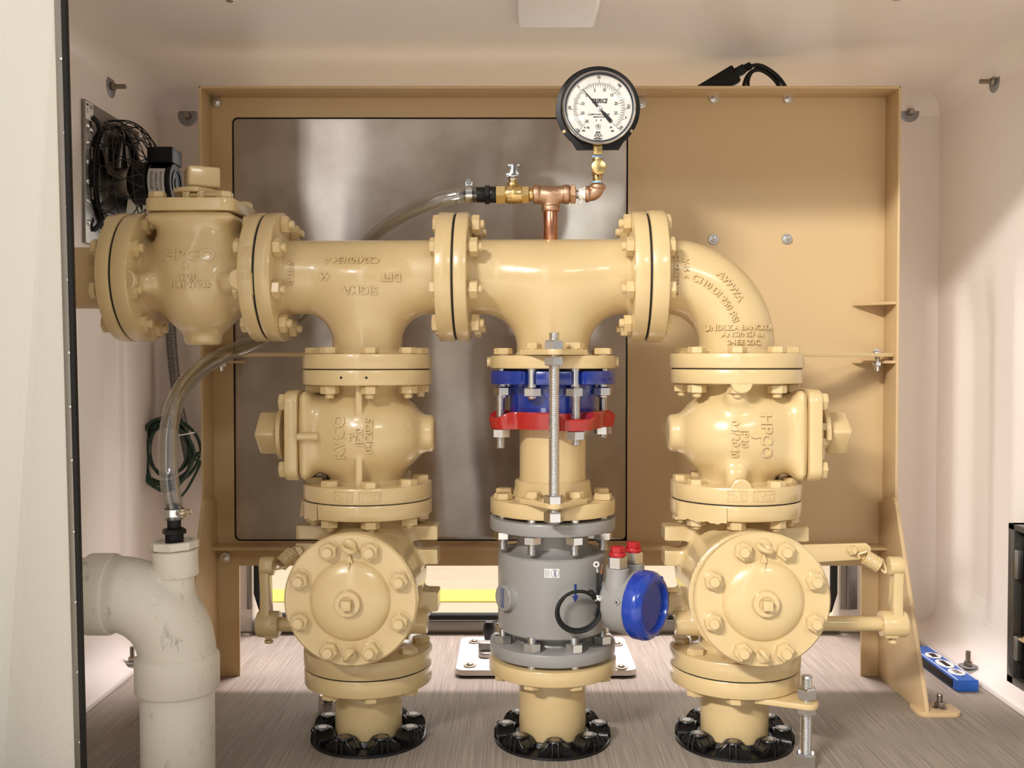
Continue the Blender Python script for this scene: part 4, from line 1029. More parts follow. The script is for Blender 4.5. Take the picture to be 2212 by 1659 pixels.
def wrap_rect(mb, px, py, w, h, dx=0, dy=0, lift=.0003, n=8, zrot=0):
    vs, fs = [], []
    for i in range(n + 1):
        x = dx - w / 2 + w * i / n; vs += [(x, dy - h / 2, lift), (x, dy + h / 2, lift)]
    fs = [(2 * i, 2 * i + 2, 2 * i + 3, 2 * i + 1) for i in range(n)]; wrap(mb, vs, fs, px, py, .0987, zrot)
mb = MB(); wrap_rect(mb, 1192, 1238, .0258, .0155, zrot=0); nl = part('approval_label', mb, LABELW, FM, label='small white approval label')
mb = MB(); ring_v, ring_f = [], []
for k in range(37):
    a = 2 * PI * k / 36; ring_v += [(.0062 * cos(a) + .005, .0062 * sin(a), .0006), (.0068 * cos(a) + .005, .0068 * sin(a), .0006)]
ring_f = [(2 * k, 2 * k + 1, 2 * k + 3, 2 * k + 2) for k in range(36)]; wrap(mb, ring_v, ring_f, 1192, 1238, .0987)
vs, fs = text_geo('NSF', .0062, .0006, .00005); wrap(mb, [(v[1] + .005, -v[0], v[2] + .0007) for v in vs], fs, 1192, 1238, .0987)
for dx in (-.0108, -.0088, -.0068, -.0048): wrap_rect(mb, 1192, 1238, .0005, .0125, dx, 0, .0006, 2)
part('label_print', mb, INKB, FM, owner=nl)
mb = MB(); wrap(mb, [(-.0022, .014, .0004), (.0022, .014, .0004), (.0022, -.007, .0004), (-.0022, -.007, .0004), (-.0062, -.006, .0004), (.0062, -.006, .0004), (0, -.0175, .0004)], [(0, 3, 2, 1), (4, 6, 5)], 1243, 1281, .0987)
part('flow_arrow', mb, INKB, FM, label='painted dark blue arrow')
# housing
hd = Vector((.81, -.586, 0)).normalized(); lc = L(1404, 1309, -.115); side = Vector((.586, .81, 0)).normalized()
rear = lc - hd * .078
MH = frame(rear, hd, (0, 0, 1))
mb = MB(); lathe(mb, [(0, 0), (.03, 0), (.044, .003), (.050, .010), (.0525, .02), (.0535, .034), (.054, .058), (0, .058)], MH, 64)
nk0 = Vector((.075, -.03, rear.z)); tube(mb, [nk0, nk0 * .5 + (rear + hd * .02) * .5, rear + hd * .02], .026, 24)
box(mb, (0, .054 - .002, .044), (.0, .0, .0), 0) if False else None
p = L(1347, 1281, -.115)
hs = part('housing', mb, GREYP, FM, label='light grey round transmitter housing')
mb = MB(); q = rear + hd * .046 + Vector((0, 0, .012)) - side * .0515; cyl(mb, q, -side, .0065, 0, .004, .001, 4); part('screw_pad', mb, GREYP, FM, owner=hs)
mb = MB(); cyl(mb, q, -side, .0016, .0035, .0044, 0, 12); part('set_screw', mb, INK, FM, owner=hs)
mb = MB(); lathe(mb, [(0, .056), (.0565, .056), (.0585, .059), (.0585, .074), (.0575, .079), (.055, .083), (.050, .0875), (.046, .089), (.0425, .0888), (.0415, .087), (.0412, .0825), (.0405, .082), (0, .082)], MH, 72); lid = part('lid', mb, BLUELID, FM, label='glossy blue screw lid')
for k in range(8):
    a = 2 * PI * k / 8 + .25; mb = MB(); lathe(mb, [(0, .0014), (.003, .0011), (.0044, 0), (.0044, -.002)], frame(MH @ Vector((.0500 * cos(a), .0500 * sin(a), .0868)), hd), 16); part('lid_dimple', mb, BLUELID, FM, owner=lid)
for k, px in ((0, 1352), (1, 1388)):
    c = rear + hd * .030 + side * (-.026 if k == 0 else .026)
    topz = rear.z + .045; mb = MB(); lathe(mb, [(.023, -.03), (.0205, 0), (.0195, .003), (.0195, .0165), (.0185, .018), (0, .018)], frame((c.x, c.y, topz), (0, 0, 1)), 36); part('conduit_boss', mb, GREYP, FM, owner=hs)
    mb = MB(); hexa(mb, frame((c.x, c.y, topz), (0, 0, 1), (.92, -.4, 0)), .0172, .018, .0385, .0015); cn = part('connector', mb, BRASS if False else ZINC, FM, label='zinc hex connector')
    mb = MB(); lathe(mb, [(0, .0385), (.0145, .0385), (.015, .041), (.0138, .0445), (.0125, .045)], frame((c.x, c.y, topz), (0, 0, 1)), 28); hexa(mb, frame((c.x, c.y, topz), (0, 0, 1), (.9, -.3, 0)), .0125, .044, .0545, .002); part('cap', mb, REDP, FM, owner=cn, label='red plastic plug cap')
# ground lead coiled in front of the body
mb = MB(); cl = L(1249, 1320, -.118); P = []
for k in range(124):
    a = R_(62) - 2 * PI * k / 44; w = .0375 - .0000345 * k * 1.0; P.append((cl.x + w * cos(a) * 1.02, cl.y + .010 * cos(a) - .006 + .00009 * k, cl.z + (.0355 - .00003 * k) * sin(a)))
tube(mb, P, .0027, 8)
j = L(1285, 1291, -.112); tube(mb, catmull([P[0], ((P[0][0] + j.x) / 2, j.y - .006, (P[0][2] + j.z) / 2 + .004), j], 6), .0052, 10)
t1, t2, w0 = L(1291, 1236, -.100), L(1299, 1240, -.098), L(1292, 1300, -.098)
lb = L(1285, 1330, -.114)
tube(mb, catmull([lb, L(1292, 1304, -.108), L(1290, 1275, -.106), t1], 6), .0024, 8); tube(mb, catmull([L(1287, 1328, -.112), L(1295, 1300, -.104), L(1296, 1270, -.102), t2], 6), .0024, 8)
gl = part('ground_lead', mb, BLACKR, FM, label='coiled black ground lead')
mb = MB(); rt = L(1288, 1219, -.101); tube(mb, [t1, t1 + (rt - t1) * .4], .0026, 8); MR = frame(rt, (0, -1, 0)); lathe(mb, [(.0026, -.0006), (.0052, -.0006), (.0052, .0006), (.0026, .0006)], MR, 24, closed=True); tube(mb, [t1 + (rt - t1) * .4, t1 + (rt - t1) * .75], .0016, 8); part('ring_terminal', mb, ZINC, FM, owner=gl)
mb = MB(); tube(mb, [t2, t2 + Vector((.001, 0, .009))], .0022, 8); tube(mb, [t2 + Vector((.001, 0, .009)), t2 + Vector((.002, 0, .018))], .0008, 6); part('wire_ferrule', mb, COPPER, FM, owner=gl)
mb = MB(); box(mb, j + Vector((.006, 0, .0)), (.012, .010, .011), .001); cyl(mb, j + Vector((.006, -.004, .0)), (0, -1, 0), .004, 0, .005, .001, 12); part('ground_clamp', mb, ZINC, FM)
# studs: cream heads over the top joint, zinc nuts over the bottom one
zm = (zs1 + zg0) / 2
me = bolt((zs0 - zm), (zm - zg1), ZINC, head=.0115, nut=.0145, stub=.019, fancy=True); two_mat(me, ZINC, PAINT, lambda z: z > (zs0 - zm) - .0005)
bolts_z(FM, me, UC, zm, 22.5)
zn = (zh1 + zC(1411.5)) / 2
me = bolt((zn - zC(1443)), (zh0 - zn), ZINC, head=.009, nut=.0155, stub=.0105, fancy=True); two_mat(me, ZINC, PAINT, lambda z: z > (zn - zC(1443)) - .0005)
bolts_z(FM, me, UC, zn, 22.5, up=-1)
raised_face(FM, (UC, 0, 0), (0, 0, 1), zg0, zs1, .078); raised_face(FM, (UC, 0, 0), (0, 0, 1), zC(1411.5), zh1, .078)

# tie rod with its two nosed plates
xr, yr = ux(1197, -.142), -.142
zz = lambda py: vz(py, 1197, yr)
TR = thing('tie_rod', 'long vertical zinc threaded rod with four hex nuts in front of the middle column', 'threaded rod', (xr, yr, zz(1132)))
mb = MB(); threads(mb, (xr, yr, 0), (0, 0, 1), .0093, zz(1132), zz(718), .0031, 24); part('rod', mb, ZINC, TR)
for a, b in ((755.5, 735), (790, 770.5), (1089, 1068.5), (1127, 1104.5)):
    mb = MB(); hexa(mb, frame((xr, yr, 0), (0, 0, 1), (cos(a), sin(a), 0) if a < 1000 else (1, .12, 0)), .0172, zz(a), zz(b), .0025); part('nut', mb, ZINC, TR)
for lab, z0, thick in (('cream nosed rod plate bolted on top of the smooth tee flange', zt2[0] + .0003, .0095), ('cream nosed rod plate bolted on the spool flange above the grey meter', zs0 + .0003, .0095)):
    g = thing('rod_plate', lab, 'bracket', (xr, yr, z0)); mb = MB()
    poly = [(-.0575, -.086), (-.0575, -.098), (-.016, -.152)] + [(.016 * sin(t) + .0, -.1475 - .016 * cos(t)) for t in [R_(-60 + 120 * k / 8) for k in range(9)]] + [(.016, -.152), (.0575, -.098), (.0575, -.086), (.05, -.078), (-.05, -.078)]
    prism(mb, [(xr + a, b + .006) for a, b in poly], z0, z0 + thick, None, .0015); part('plate', mb, PAINT, g)
    mb = MB(); hexa(mb, Matrix(), .0162, 0, .0115)
    me = mesh_from('plate_bolt', mb); me.materials.append(PAINT)
    for s in (-1, 1): inst('plate_bolt', me, g, Matrix.Translation((UC + s * BC * sin(R_(22.5)), -BC * cos(R_(22.5)), z0 + thick)))

# ================================================================== gauge train above the plain tee
yg = 0.0
def XZ(px, py, y=0.0): p = L(px, py, y); return Vector((p.x, y, p.z))
zc1 = XZ(1190, 420).z
t = thing('copper_riser', 'short vertical copper pipe between the smooth tee and the bronze tee', 'pipe', XZ(1189, 520)); xcu = ux(1188.5)
mb = MB(); cyl(mb, (xcu, 0, 0), (0, 0, 1), .0129, XZ(1190, 526).z, XZ(1190, 452).z, .001, 32); part('pipe', mb, COPPER, t)
t = thing('bronze_tee', 'small cast bronze tee on top of the copper riser', 'pipe tee', (xcu, 0, zc1))
xa, xb = ux(1152), ux(1229)
def f_bt(x, y, z):
    h = s_cyl(x, y, z - zc1, 'x', .0150, xa, xb, .002); v = s_cyl(x - xcu, y, z, 'z', .0142, XZ(1190, 457).z, zc1, .002)
    r = rmin(h, v, .010)
    for (c0, c1) in ((xa, xa + .010), (xb - .010, xb)): r = smin(r, s_cyl(x, y, z - zc1, 'x', .0172, c0, c1, .0025), .004)
    return smin(r, s_cyl(x - xcu, y, z, 'z', .0166, XZ(1190, 457).z, XZ(1190, 446).z, .0025), .004)
mb = MB(); sdf_mesh(mb, f_bt, (xa - .004, -.022, XZ(1190, 459).z - .003), (xb + .004, .022, zc1 + .022), .0015); part('body', mb, BRONZE, t, ang=50)
mb = MB(); emboss(mb, f_bt, 'C3', ux(1191), XZ(1191, 416).z, .009, 90, h=.0008, bold=.0001); part('raised_lettering', mb, BRONZE, t)
def xcyl(mb, p0, p1, r, m=None, z=None, hexy=False):
    M = frame((0, 0, zc1 if z is None else z), (1, 0, 0), (0, .3, 1)); a, b = ux(p0), ux(p1)
    if hexy: hexa(mb, M, r, a, b, .0015)
    else: lathe(mb, disc_prof(r, a, b, .0008), M, 28)
# brass ball valve
t = thing('ball_valve', 'brass ball valve with a chrome lever between the clear hose and bronze tee', 'valve', (ux(1110), 0, zc1))
mb = MB(); xcyl(mb, 1071.5, 1093, .0178, hexy=True); xcyl(mb, 1127, 1144, .0166, hexy=True)
M = frame((0, 0, zc1), (1, 0, 0)); a, b = ux(1092), ux(1128); ln = b - a
lathe(mb, [(0, a), (.0145, a), (.0168, a + ln * .2), (.0172, a + ln * .5), (.0172, b - .002), (.016, b), (0, b)], M, 40)
cyl(mb, (ux(1107), 0, zc1), (0, 0, 1), .0095, .012, .021, .001, 28); cyl(mb, (ux(1107), 0, zc1), (0, 0, 1), .0065, .02, .026, .001, 6)
part('body', mb, BRASS, t)
mb = MB(); flat_text(mb, 'T1350', .0085, frame((ux(1103), -.0172, zc1), (0, -1, 0), (0, 0, 1)), .001, .0001); part('raised_lettering', mb, BRASS, t)
mb = MB(); xcyl(mb, 1143, 1153, .0118); part('nipple', mb, BRASS, t)
mb = MB(); zt_ = zc1 + .026; xv = ux(1107); cyl(mb, (xv, 0, zt_ - .002), (0, 0, 1), .0045, 0, .012, .001, 14); hexa(mb, frame((xv, 0, zt_), (0, 0, 1)), .0075, .0, .005)
lv = [(-.011, .005), (.011, .007), (.0115, .012), (.0085, .0125), (.009, .0235), (.0125, .0235), (.0125, .027), (-.0075, .027), (-.0075, .0235), (-.004, .0225), (-.004, .012), (-.011, .0105)]
prism(mb, [(xv + p, zt_ + q) for p, q in lv], -.006, .006, MXZ, .0012); part('lever', mb, CHROME, t)
# bushing, nipple, elbow to the gauge
t = thing('brass_fittings', 'row of small hex bushing, taped nipple and bronze elbow under the gauge valve', 'pipe fitting', (ux(1260), 0, zc1))
mb = MB(); xcyl(mb, 1229, 1232, .014); xcyl(mb, 1231.5, 1243, .0185, hexy=True); part('hex_bushing', mb, BRONZE, t)
mb = MB(); xcyl(mb, 1242, 1266, .0072); threads(mb, (0, 0, zc1), (1, 0, 0), .0082, ux(1243), ux(1252), .0016, 20); part('nipple', mb, ZINC, t)
mb = MB(); rg = np.random.default_rng(3)
tube(mb, [(ux(1250 + 14 * k / 90), .0092 * cos(k * .55), zc1 + .0092 * sin(k * .55) + rg.uniform(-.0006, .0006)) for k in range(90)], .0012, 5)
tube(mb, catmull([(ux(1254), -.009, zc1 + .002), (ux(1252), -.0105, zc1 - .006), (ux(1256), -.011, zc1 - .012), (ux(1252), -.010, zc1 - .0165), (ux(1254), -.010, zc1 - .018)], 5), .0009, 5)
tube(mb, catmull([(ux(1250), -.006, zc1 + .004), (ux(1256), -.0095, zc1 + .008), (ux(1264), -.009, zc1 + .0105)], 5), .0009, 5); part('thread_tape', mb, PTFE, t, label='frayed white thread tape')
xe_ = ux(1289.5); ze_ = XZ(1290, 400).z; Re = .0125
def f_be(x, y, z):
    a = s_arc(x, z, y, xe_ - Re, zc1 + Re, Re, -PI / 2, 0, .0122); b = s_cyl(x, y, z - zc1, 'x', .0122, ux(1265), xe_ - Re + .002, .001); c = s_cyl(x - xe_, y, z, 'z', .0122, zc1 + Re - .002, ze_, .001)
    v = np.minimum(a, np.minimum(b, c)); v = smin(v, s_cyl(x, y, z - zc1, 'x', .0145, ux(1264), ux(1272), .002), .003); return smin(v, s_cyl(x - xe_, y, z, 'z', .0145, ze_ - .007, ze_, .002), .003)
mb = MB(); sdf_mesh(mb, f_be, (ux(1262), -.018, zc1 - .018), (xe_ + .018, .018, ze_ + .003), .0014); part('elbow', mb, BRONZE, t, ang=50)
# needle valve
t = thing('needle_valve', 'brass needle valve with a round knob directly below the pressure gauge', 'valve', (xe_, 0, ze_))
Z_ = lambda py: XZ(1290, py).z
mb = MB(); cyl(mb, (xe_, 0, 0), (0, 0, 1), .0088, Z_(402), Z_(392), .0005, 24); part('thread_tape', mb, TAPE, t, label='pale blue thread tape')
mb = MB(); cyl(mb, (xe_, 0, 0), (0, 0, 1), .0082, Z_(393), Z_(377), .001, 24); hexa(mb, frame((xe_, 0, 0), (0, 0, 1), (1, .3, 0)), .0108, Z_(379), Z_(348), .001); cyl(mb, (xe_, 0, 0), (0, 0, 1), .0088, Z_(349), Z_(341), .001, 24); part('body', mb, BRASS, t)
mb = MB(); cyl(mb, (xe_, 0, 0), (0, 0, 1), .0092, Z_(341.5), Z_(336), .0005, 24); part('thread_tape', mb, TAPE, t, label='pale blue thread tape')
mb = MB(); k0 = XZ(1293.5, 361.5, -.02); cyl(mb, (k0.x, 0, k0.z), (0, -1, 0), .0045, .008, .02, .001, 16); cyl(mb, (k0.x, 0, k0.z), (0, -1, 0), .0131, .018, .0265, .0012, 44); part('knob', mb, BRASS, t, label='round turned brass knob')
# pressure gauge
gc = XZ(1291, 236, .004); dc = XZ(1294, 234, -.03)
t = thing('pressure_gauge', 'round black rimmed compound pressure gauge with a white dial above the pipes', 'gauge', (gc.x, 0, gc.z))
mb = MB(); box(mb, (xe_, -.008, (Z_(337) + Z_(300)) / 2), (.0165, .016, Z_(300) - Z_(337)), .0015); part('stem', mb, BRASS, t, label='square brass stem')
MF = frame((gc.x, .004, gc.z), (0, -1, 0), (1, 0, 0)); SG = 1201.0
pts = [];
for k in range(121):
    a = 2 * PI * k / 120; x, y = .0752 * sin(a), .0752 * cos(a)
    if y < -.0728: y = -.0728
    pts.append((x, y))
cut = []
for k in range(160):
    a = 2 * PI * k / 160; x, y = .0752 * sin(a), .0752 * cos(a)
    lim = -.0735 if abs(x) < .052 else None
    cut.append((x, y))
# round back flange with a flat foot
arc_ = [(.0752 * sin(a), .0752 * cos(a)) for a in [R_(-142 + 284 * k / 100) for k in range(101)]]
foot = [(.0375, -.0735), (-.0375, -.0735)]
mb = MB(); prism(mb, (arc_ + foot)[::-1], 0, .006, MF, .0015); lathe(mb, [(.0665, .004), (.0665, .033), (.0655, .035), (0, .035)], MF, 80); part('case', mb, BLACKP, t)
mb = MB()
for s in (-1, 1): pass
for s in (-1, 1):
    mb = MB(); cyl(mb, MF @ Vector((s * .0602, -.0405, .006)), (0, -1, 0), .003, 0, .0003, 0, 16); part('mounting_hole', mb, PANELP, t)
MD = frame((dc.x, -.0335, dc.z), (0, -1, 0), (1, 0, 0))
mb = MB(); lathe(mb, [(.0605, -.004), (.0628, -.003), (.0645, .001), (.0638, .0045), (.0618, .0062), (.0597, .006), (.0592, .004)], MD, 96); part('bezel', mb, CHROME, t)
mb = MB(); lathe(mb, [(.0597, .0), (.0597, .004), (.0578, .004), (.0578, .0)], MD, 96, closed=True); part('inner_ring', mb, BLACKP, t)
mb = MB(); cyl(mb, MD.translation, (0, -1, 0), .0600, -.002, .0, .0, 96); dl = part('dial', mb, DIAL, t)
# dial print: u,v in units of the enlarged view (8.73 px per photo pixel), centre (905,862)
KD = .965 / (8.73 * 1232.0)
def dp(u, v): return ((u - 899) * KD, (846 - v) * KD)
ink = MB()
def tick(a, r0, r1, w):                       # a degrees clockwise from top
    a = R_(a); M2 = MD @ Matrix.Translation((0, -14 * KD, 0)) @ Matrix.Rotation(-a, 4, 'Z'); box(ink, (0, (r0 + r1) / 2, .0003), (w, r1 - r0, .0004), 0, M2)
def ringline(r, w, a0=-137, a1=137):
    n = 90; vs = []
    for k in range(n + 1):
        a = R_(a0 + (a1 - a0) * k / n); vs += [((r - w / 2) * sin(a), (r - w / 2) * cos(a), .0004), ((r + w / 2) * sin(a), (r + w / 2) * cos(a), .0004)]
    ink.add(vs, [(2 * k, 2 * k + 1, 2 * k + 3, 2 * k + 2) for k in range(n)], MD @ Matrix.Translation((0, -14 * KD, 0)))
ro, ri = 486 * KD, 468 * KD
ringline(ro, 4 * KD); ringline(ri, 4 * KD)
for k in range(61):                           # outer kPa scale -100..200
    a = -137 + 274 * k / 60; big = k % 10 == 0; mid = k % 5 == 0
    tick(a, ro, ro + (66 if big else 52 if mid else 28) * KD, (7 if big or mid else 5) * KD)
a0 = -137 + 274 / 3
for k in range(31): a = -137 + (a0 + 137) * k / 30; tick(a, ri - (60 if k % 10 == 0 else 45 if k % 5 == 0 else 30) * KD, ri, (7 if k % 5 == 0 else 4) * KD)
for k in range(31): a = a0 + (137 - a0) * k / 30; tick(a, ri - (70 if k % 5 == 0 else 50) * KD, ri, (8 if k % 5 == 0 else 6) * KD)
def dtext(s, u, v, h, rot=0, bold=.00012, sx=.8, shear=0):
    x, y = dp(u, v); flat_text(ink, s, h * KD * 1.38, MD @ Matrix.Translation((x, y, .0004)) @ Matrix.Rotation(R_(rot), 4, 'Z'), .0004, bold, sx, shear)
for s, u, v in (('5', 812, 510), ('10', 996, 506), ('15', 1143, 606), ('20', 1230, 768), ('25', 1226, 952), ('30', 1128, 1116), ('0', 652, 606), ('-10', 566, 766), ('-20', 566, 950), ('-30', 648, 1112)): dtext(s, u, v, 62)
for s, u, v, r in (('50', 893, 258, 0), ('100', 1290, 415, -44), ('150', 1468, 820, -90), ('200', 1322, 1242, 46), ('0', 497, 437, 44), ('-50', 325, 850, 90), ('-100', 474, 1275, -44)): dtext(s, u, v, 58, r)
dtext('TRERICE', 905, 718, 84, 0, .00035, .70, .25)
dtext('COMPOUND GAUGE', 890, 976, 34, 0, .00005, .95); dtext('AMMONIA W & O', 890, 1026, 20, 0, .00012, 1.0)
dtext('.5', 842, 1088, 34); dtext('.5', 932, 1088, 34)
dtext('in. Hg', 655, 1225, 40); dtext('kPa', 595, 1290, 40); dtext('psi', 1130, 1222, 40); dtext('kPa', 1160, 1298, 40)
def dring(u, v, r, w):
    x, y = dp(u, v); lathe(ink, [((r - w / 2) * KD, .0002), ((r + w / 2) * KD, .0002), ((r + w / 2) * KD, .0005), ((r - w / 2) * KD, .0005)], MD @ Matrix.Translation((x, y, 0)), 40, closed=True)
dring(881, 1212, 48, 6); dtext('Pb', 881, 1212, 44, -20); dring(876, 1374, 48, 11); dtext('UL', 876, 1374, 48, -15, .0002)
dtext('C', 812, 1390, 30); dtext('US', 946, 1390, 24); dtext('INTERTEK', 878, 1318, 18, 0, .00012); dtext('LISTED DEVICE', 874, 1446, 22, 0, .00018); dtext('MADE IN USA', 872, 1480, 18, 0, .00012)
dtext('7000', 1420, 1040, 20, 80)
part('dial_print', ink, INK, t, owner=dl)
mb = MB(); px_, py_ = dp(905, 862); MN = MD @ Matrix.Translation((px_, py_, 0)) @ Matrix.Rotation(R_(41.5), 4, 'Z')
prism(mb, [(-.0012, -.004), (-.0030, -.012), (-.0034, -.030), (.0034, -.030), (.0030, -.012), (.0012, -.004)], .0012, .0018, MN, 0); prism(mb, [(-.0022, .002), (-.0016, .018), (-.0003, .0465), (.0003, .0465), (.0016, .018), (.0022, .002)], .0012, .0018, MN, 0); part('pointer', mb, INK, t)
mb = MB(); cyl(mb, MD @ Vector((px_, py_, .0)), (0, -1, 0), .0044, .0005, .0032, .001, 28); part('pointer_hub', mb, ZINC, t)
mb = MB(); cyl(mb, MD.translation, (0, -1, 0), .0596, .0042, .0056, .0002, 96); part('window', mb, GLASSM, t)

# ================================================================== clear hose and its fittings
def W(px, py, Y): return at(px, py, Y)
YH = -.21
hp = [(1003, 421, 0), (985, 424, .0), (940, 435, .01), (880, 461, .04), (830, 496, .075), (790, 532, .105), (740, 590, .125), (690, 640, .13), (640, 690, .125), (590, 722, .10), (540, 745, .065), (490, 764, .03), (440, 792, -.03), (402, 828, -.09), (378, 872, -.14), (366, 922, -.175), (363, 975, -.195), (365, 1025, -.208), (371, 1075, YH), (374.5, 1098, YH), (376, 1122, YH)]
t = thing('clear_hose', 'clear plastic hose curving from the brass ball valve down to the white pipe', 'hose', W(376, 1122, YH), pipe=False)
mb = MB(); tube(mb, catmull([W(1030, 419.5, 0)] + [W(*p) for p in hp], 7), .0148, 20, rin=.0112); part('hose', mb, CLEAR, t)
t = thing('hose_barb', 'black plastic hose barb screwed into the brass ball valve', 'pipe fitting', (ux(1060), 0, zc1))
mb = MB(); xcyl(mb, 1058, 1072, .0145); xcyl(mb, 1047.5, 1059, .0186, hexy=True); xcyl(mb, 1024, 1048, .0138)
for p in (1003, 1010, 1018): lathe(mb, [(.0098, ux(p)), (.0117, ux(p + 6)), (.0098, ux(p + 7))], frame((0, 0, zc1 + .0005), (1, 0, 0)), 28)
xcyl(mb, 1002, 1025, .0098); part('barb', mb, BLACKP, t)
def clamp(label, o, d, up, root_pipe):
    t = thing('hose_clamp', label, 'hose clamp', o, pipe=root_pipe); M = frame(o, d, up)
    mb = MB(); lathe(mb, [(.0152, -.0058), (.0162, -.0058), (.0162, .0058), (.0152, .0058)], M, 40, closed=True)
    for s in (-.0058, .0058): lathe(mb, [(.0158, s - .0006), (.0170, s), (.0158, s + .0006)], M, 40, closed=True)
    part('band', mb, CHROME, t); mb = MB()
    box(mb, (.0185, 0, 0), (.0065, .013, .0135), .0015, M); cyl(mb, M @ Vector((.0205, -.0, 0)), M.to_3x3() @ Vector((0, 1, 0)), .0045, -.011, .011, .0008, 16); hexa(mb, frame(M @ Vector((.0205, .011, 0)), M.to_3x3() @ Vector((0, 1, 0))), .0058, 0, .0045); part('screw', mb, CHROME, t)
p = L(1014, 420, 0); clamp('steel hose clamp on the clear hose beside the black barb of the ball valve', Vector((p.x, 0, p.z)), (1, 0, .02), (.25, 0, 1), True)
b0 = W(376.5, 1141, YH); dv = (W(376, 1105, YH) - W(377.5, 1172, YH)).normalized()
t = thing('hose_barb', 'black plastic hose barb screwed into the white pipe bushing', 'pipe fitting', W(377, 1172, YH), pipe=False)
MBb = frame(W(377, 1172, YH), dv); zl = lambda py: (W(377, py, YH) - W(377, 1172, YH)).length
mb = MB(); lathe(mb, disc_prof(.0142, -.012, zl(1152), .001), MBb, 28); hexa(mb, MBb, .0192, zl(1153), zl(1141), .002); lathe(mb, disc_prof(.0108, zl(1142), zl(1088), .001), MBb, 28)
for p in (1118, 1108, 1096): lathe(mb, [(.0106, zl(p + 6)), (.0118, zl(p + 5)), (.0106, zl(p - 1))], MBb, 28)
part('barb', mb, BLACKP, t)
clamp('steel hose clamp on the clear hose just above the white pipe', W(375.5, 1107, YH), dv, (.9, -.45, 0), False)

# ================================================================== white drain pipe
sP = (CAM.y * -1 + YH)            # depth of the drain's plane
pm = F / sP
c0 = W(247, 1417, YH); Rr = 134 / pm; rp = .0600
zax = W(247, 1283, YH).z; xax = W(383, 1417, YH).x; zbot = W(383, 1417, YH).z
def f_wye(x, y, z):
    y = y - YH
    a = s_arc(x, z, y, xax - Rr, zax - Rr, Rr, 0, PI / 2, rp)
    b = s_cyl(x, y, z - zax, 'x', rp, xax - Rr - .035, xax - Rr + .002, .002); c = s_cyl(x - xax, y, z, 'z', rp, zax - Rr - .04, zax - Rr + .002, .002)
    v = np.minimum(a, np.minimum(b, c))
    t0, t1 = W(386, 1350, YH), W(377, 1175, YH); u = np.array((t1 - t0).normalized()); dx, dz = x - t0.x, z - t0.z; s = dx * u[0] + dz * u[2]
    q = np.sqrt((dx - s * u[0]) ** 2 + (dz - s * u[2]) ** 2 + y * y); H = (t1 - t0).length
    br = np.maximum(q - .0275, np.abs(s - H / 2) - H / 2); v = smin(v, br, .009)
    hub = np.maximum(q - .0350 + .002, np.abs(s - H * .77) - H * .145) - .002; v = smin(v, hub, .003)
    return v
t = thing('pvc_wye', 'scuffed white plastic elbow fitting with a top inlet in the lower left', 'pipe fitting', (xax, YH, zbot), pipe=False)
mb = MB(); sdf_mesh(mb, f_wye, (xax - Rr - .04, YH - .072, zax - Rr - .045), (xax + .075, YH + .072, W(377, 1160, YH).z), .0038); part('body', mb, PVC, t, ang=50)
mb = MB(); xh = W(210, 1283, YH).x; xh1 = W(246, 1283, YH).x
lathe(mb, [(.0585, xh - .012), (.0635, xh - .012), (.0645, xh - .010), (.0645, xh1 - .004), (.0638, xh1), (.0605, xh1 + .002), (.058, xh1 + .002)], frame((0, YH, zax), (1, 0, 0)), 64); part('hub', mb, PVC, t)
mb = MB(); zt_, zb_ = W(383, 1414, YH).z, W(383, 1487, YH).z
lathe(mb, [(.0585, zb_), (.0640, zb_), (.0652, zb_ + .002), (.0655, zt_ - .006), (.0648, zt_ - .002), (.0605, zt_ + .004), (.058, zt_ + .004)], frame((xax, YH, 0), (0, 0, 1)), 64); part('hub', mb, PVC, t)
mb = MB()
for px, py in ((237, 1310), (358, 1281), (343, 1417), (255, 1240), (440, 1340)):
    p = W(px, py, YH); y = march(f_wye, np.array([p.x]), np.array([p.z]), YH - .2)[0]; g = grad(f_wye, np.array([[p.x, y, p.z]]))[0]
    lathe(mb, [(.0078, -.001), (.0078, .0006), (.0068, .0008), (.0066, .0003), (0, .0003)], frame((p.x, y, p.z), g), 24)
    part('gate_mark', mb, PVC, t); mb = MB()
t = thing('pvc_pipe', 'upright white plastic pipe with scuffs standing in the lower left corner', 'pipe', (xax, YH, 0), pipe=False)
mb = MB(); cyl(mb, (xax, YH, 0), (0, 0, 1), .0572, 0, zb_ + .004, .001, 64); part('pipe', mb, PVC, t)
t = thing('pvc_pipe', 'horizontal white plastic pipe running from the elbow into the left wall', 'pipe', (xh, YH, zax), pipe=False)
mb = MB(); cyl(mb, (0, YH, zax), (1, 0, 0), .0572, XL, xh, .001, 64); part('pipe', mb, PVC, t)
t = thing('pvc_bushing', 'white plastic octagonal bushing capping the inlet of the white elbow', 'pipe fitting', W(377, 1190, YH), pipe=False)
dB = (W(376.5, 1160, YH) - W(377.5, 1195, YH)).normalized(); MBu = frame(W(377, 1190, YH), dB)
zq = lambda py: (W(377, py, YH) - W(377, 1190, YH)).length
mb = MB(); lathe(mb, [(.0145, -.006), (.031, -.006), (.031, zq(1184)), (.0378, zq(1183)), (.0378, zq(1168)), (.0305, zq(1167)), (.0295, zq(1168) - .003), (.0145, zq(1168) - .004)], MBu, 8, R_(10)); part('bushing', mb, PVC, t)

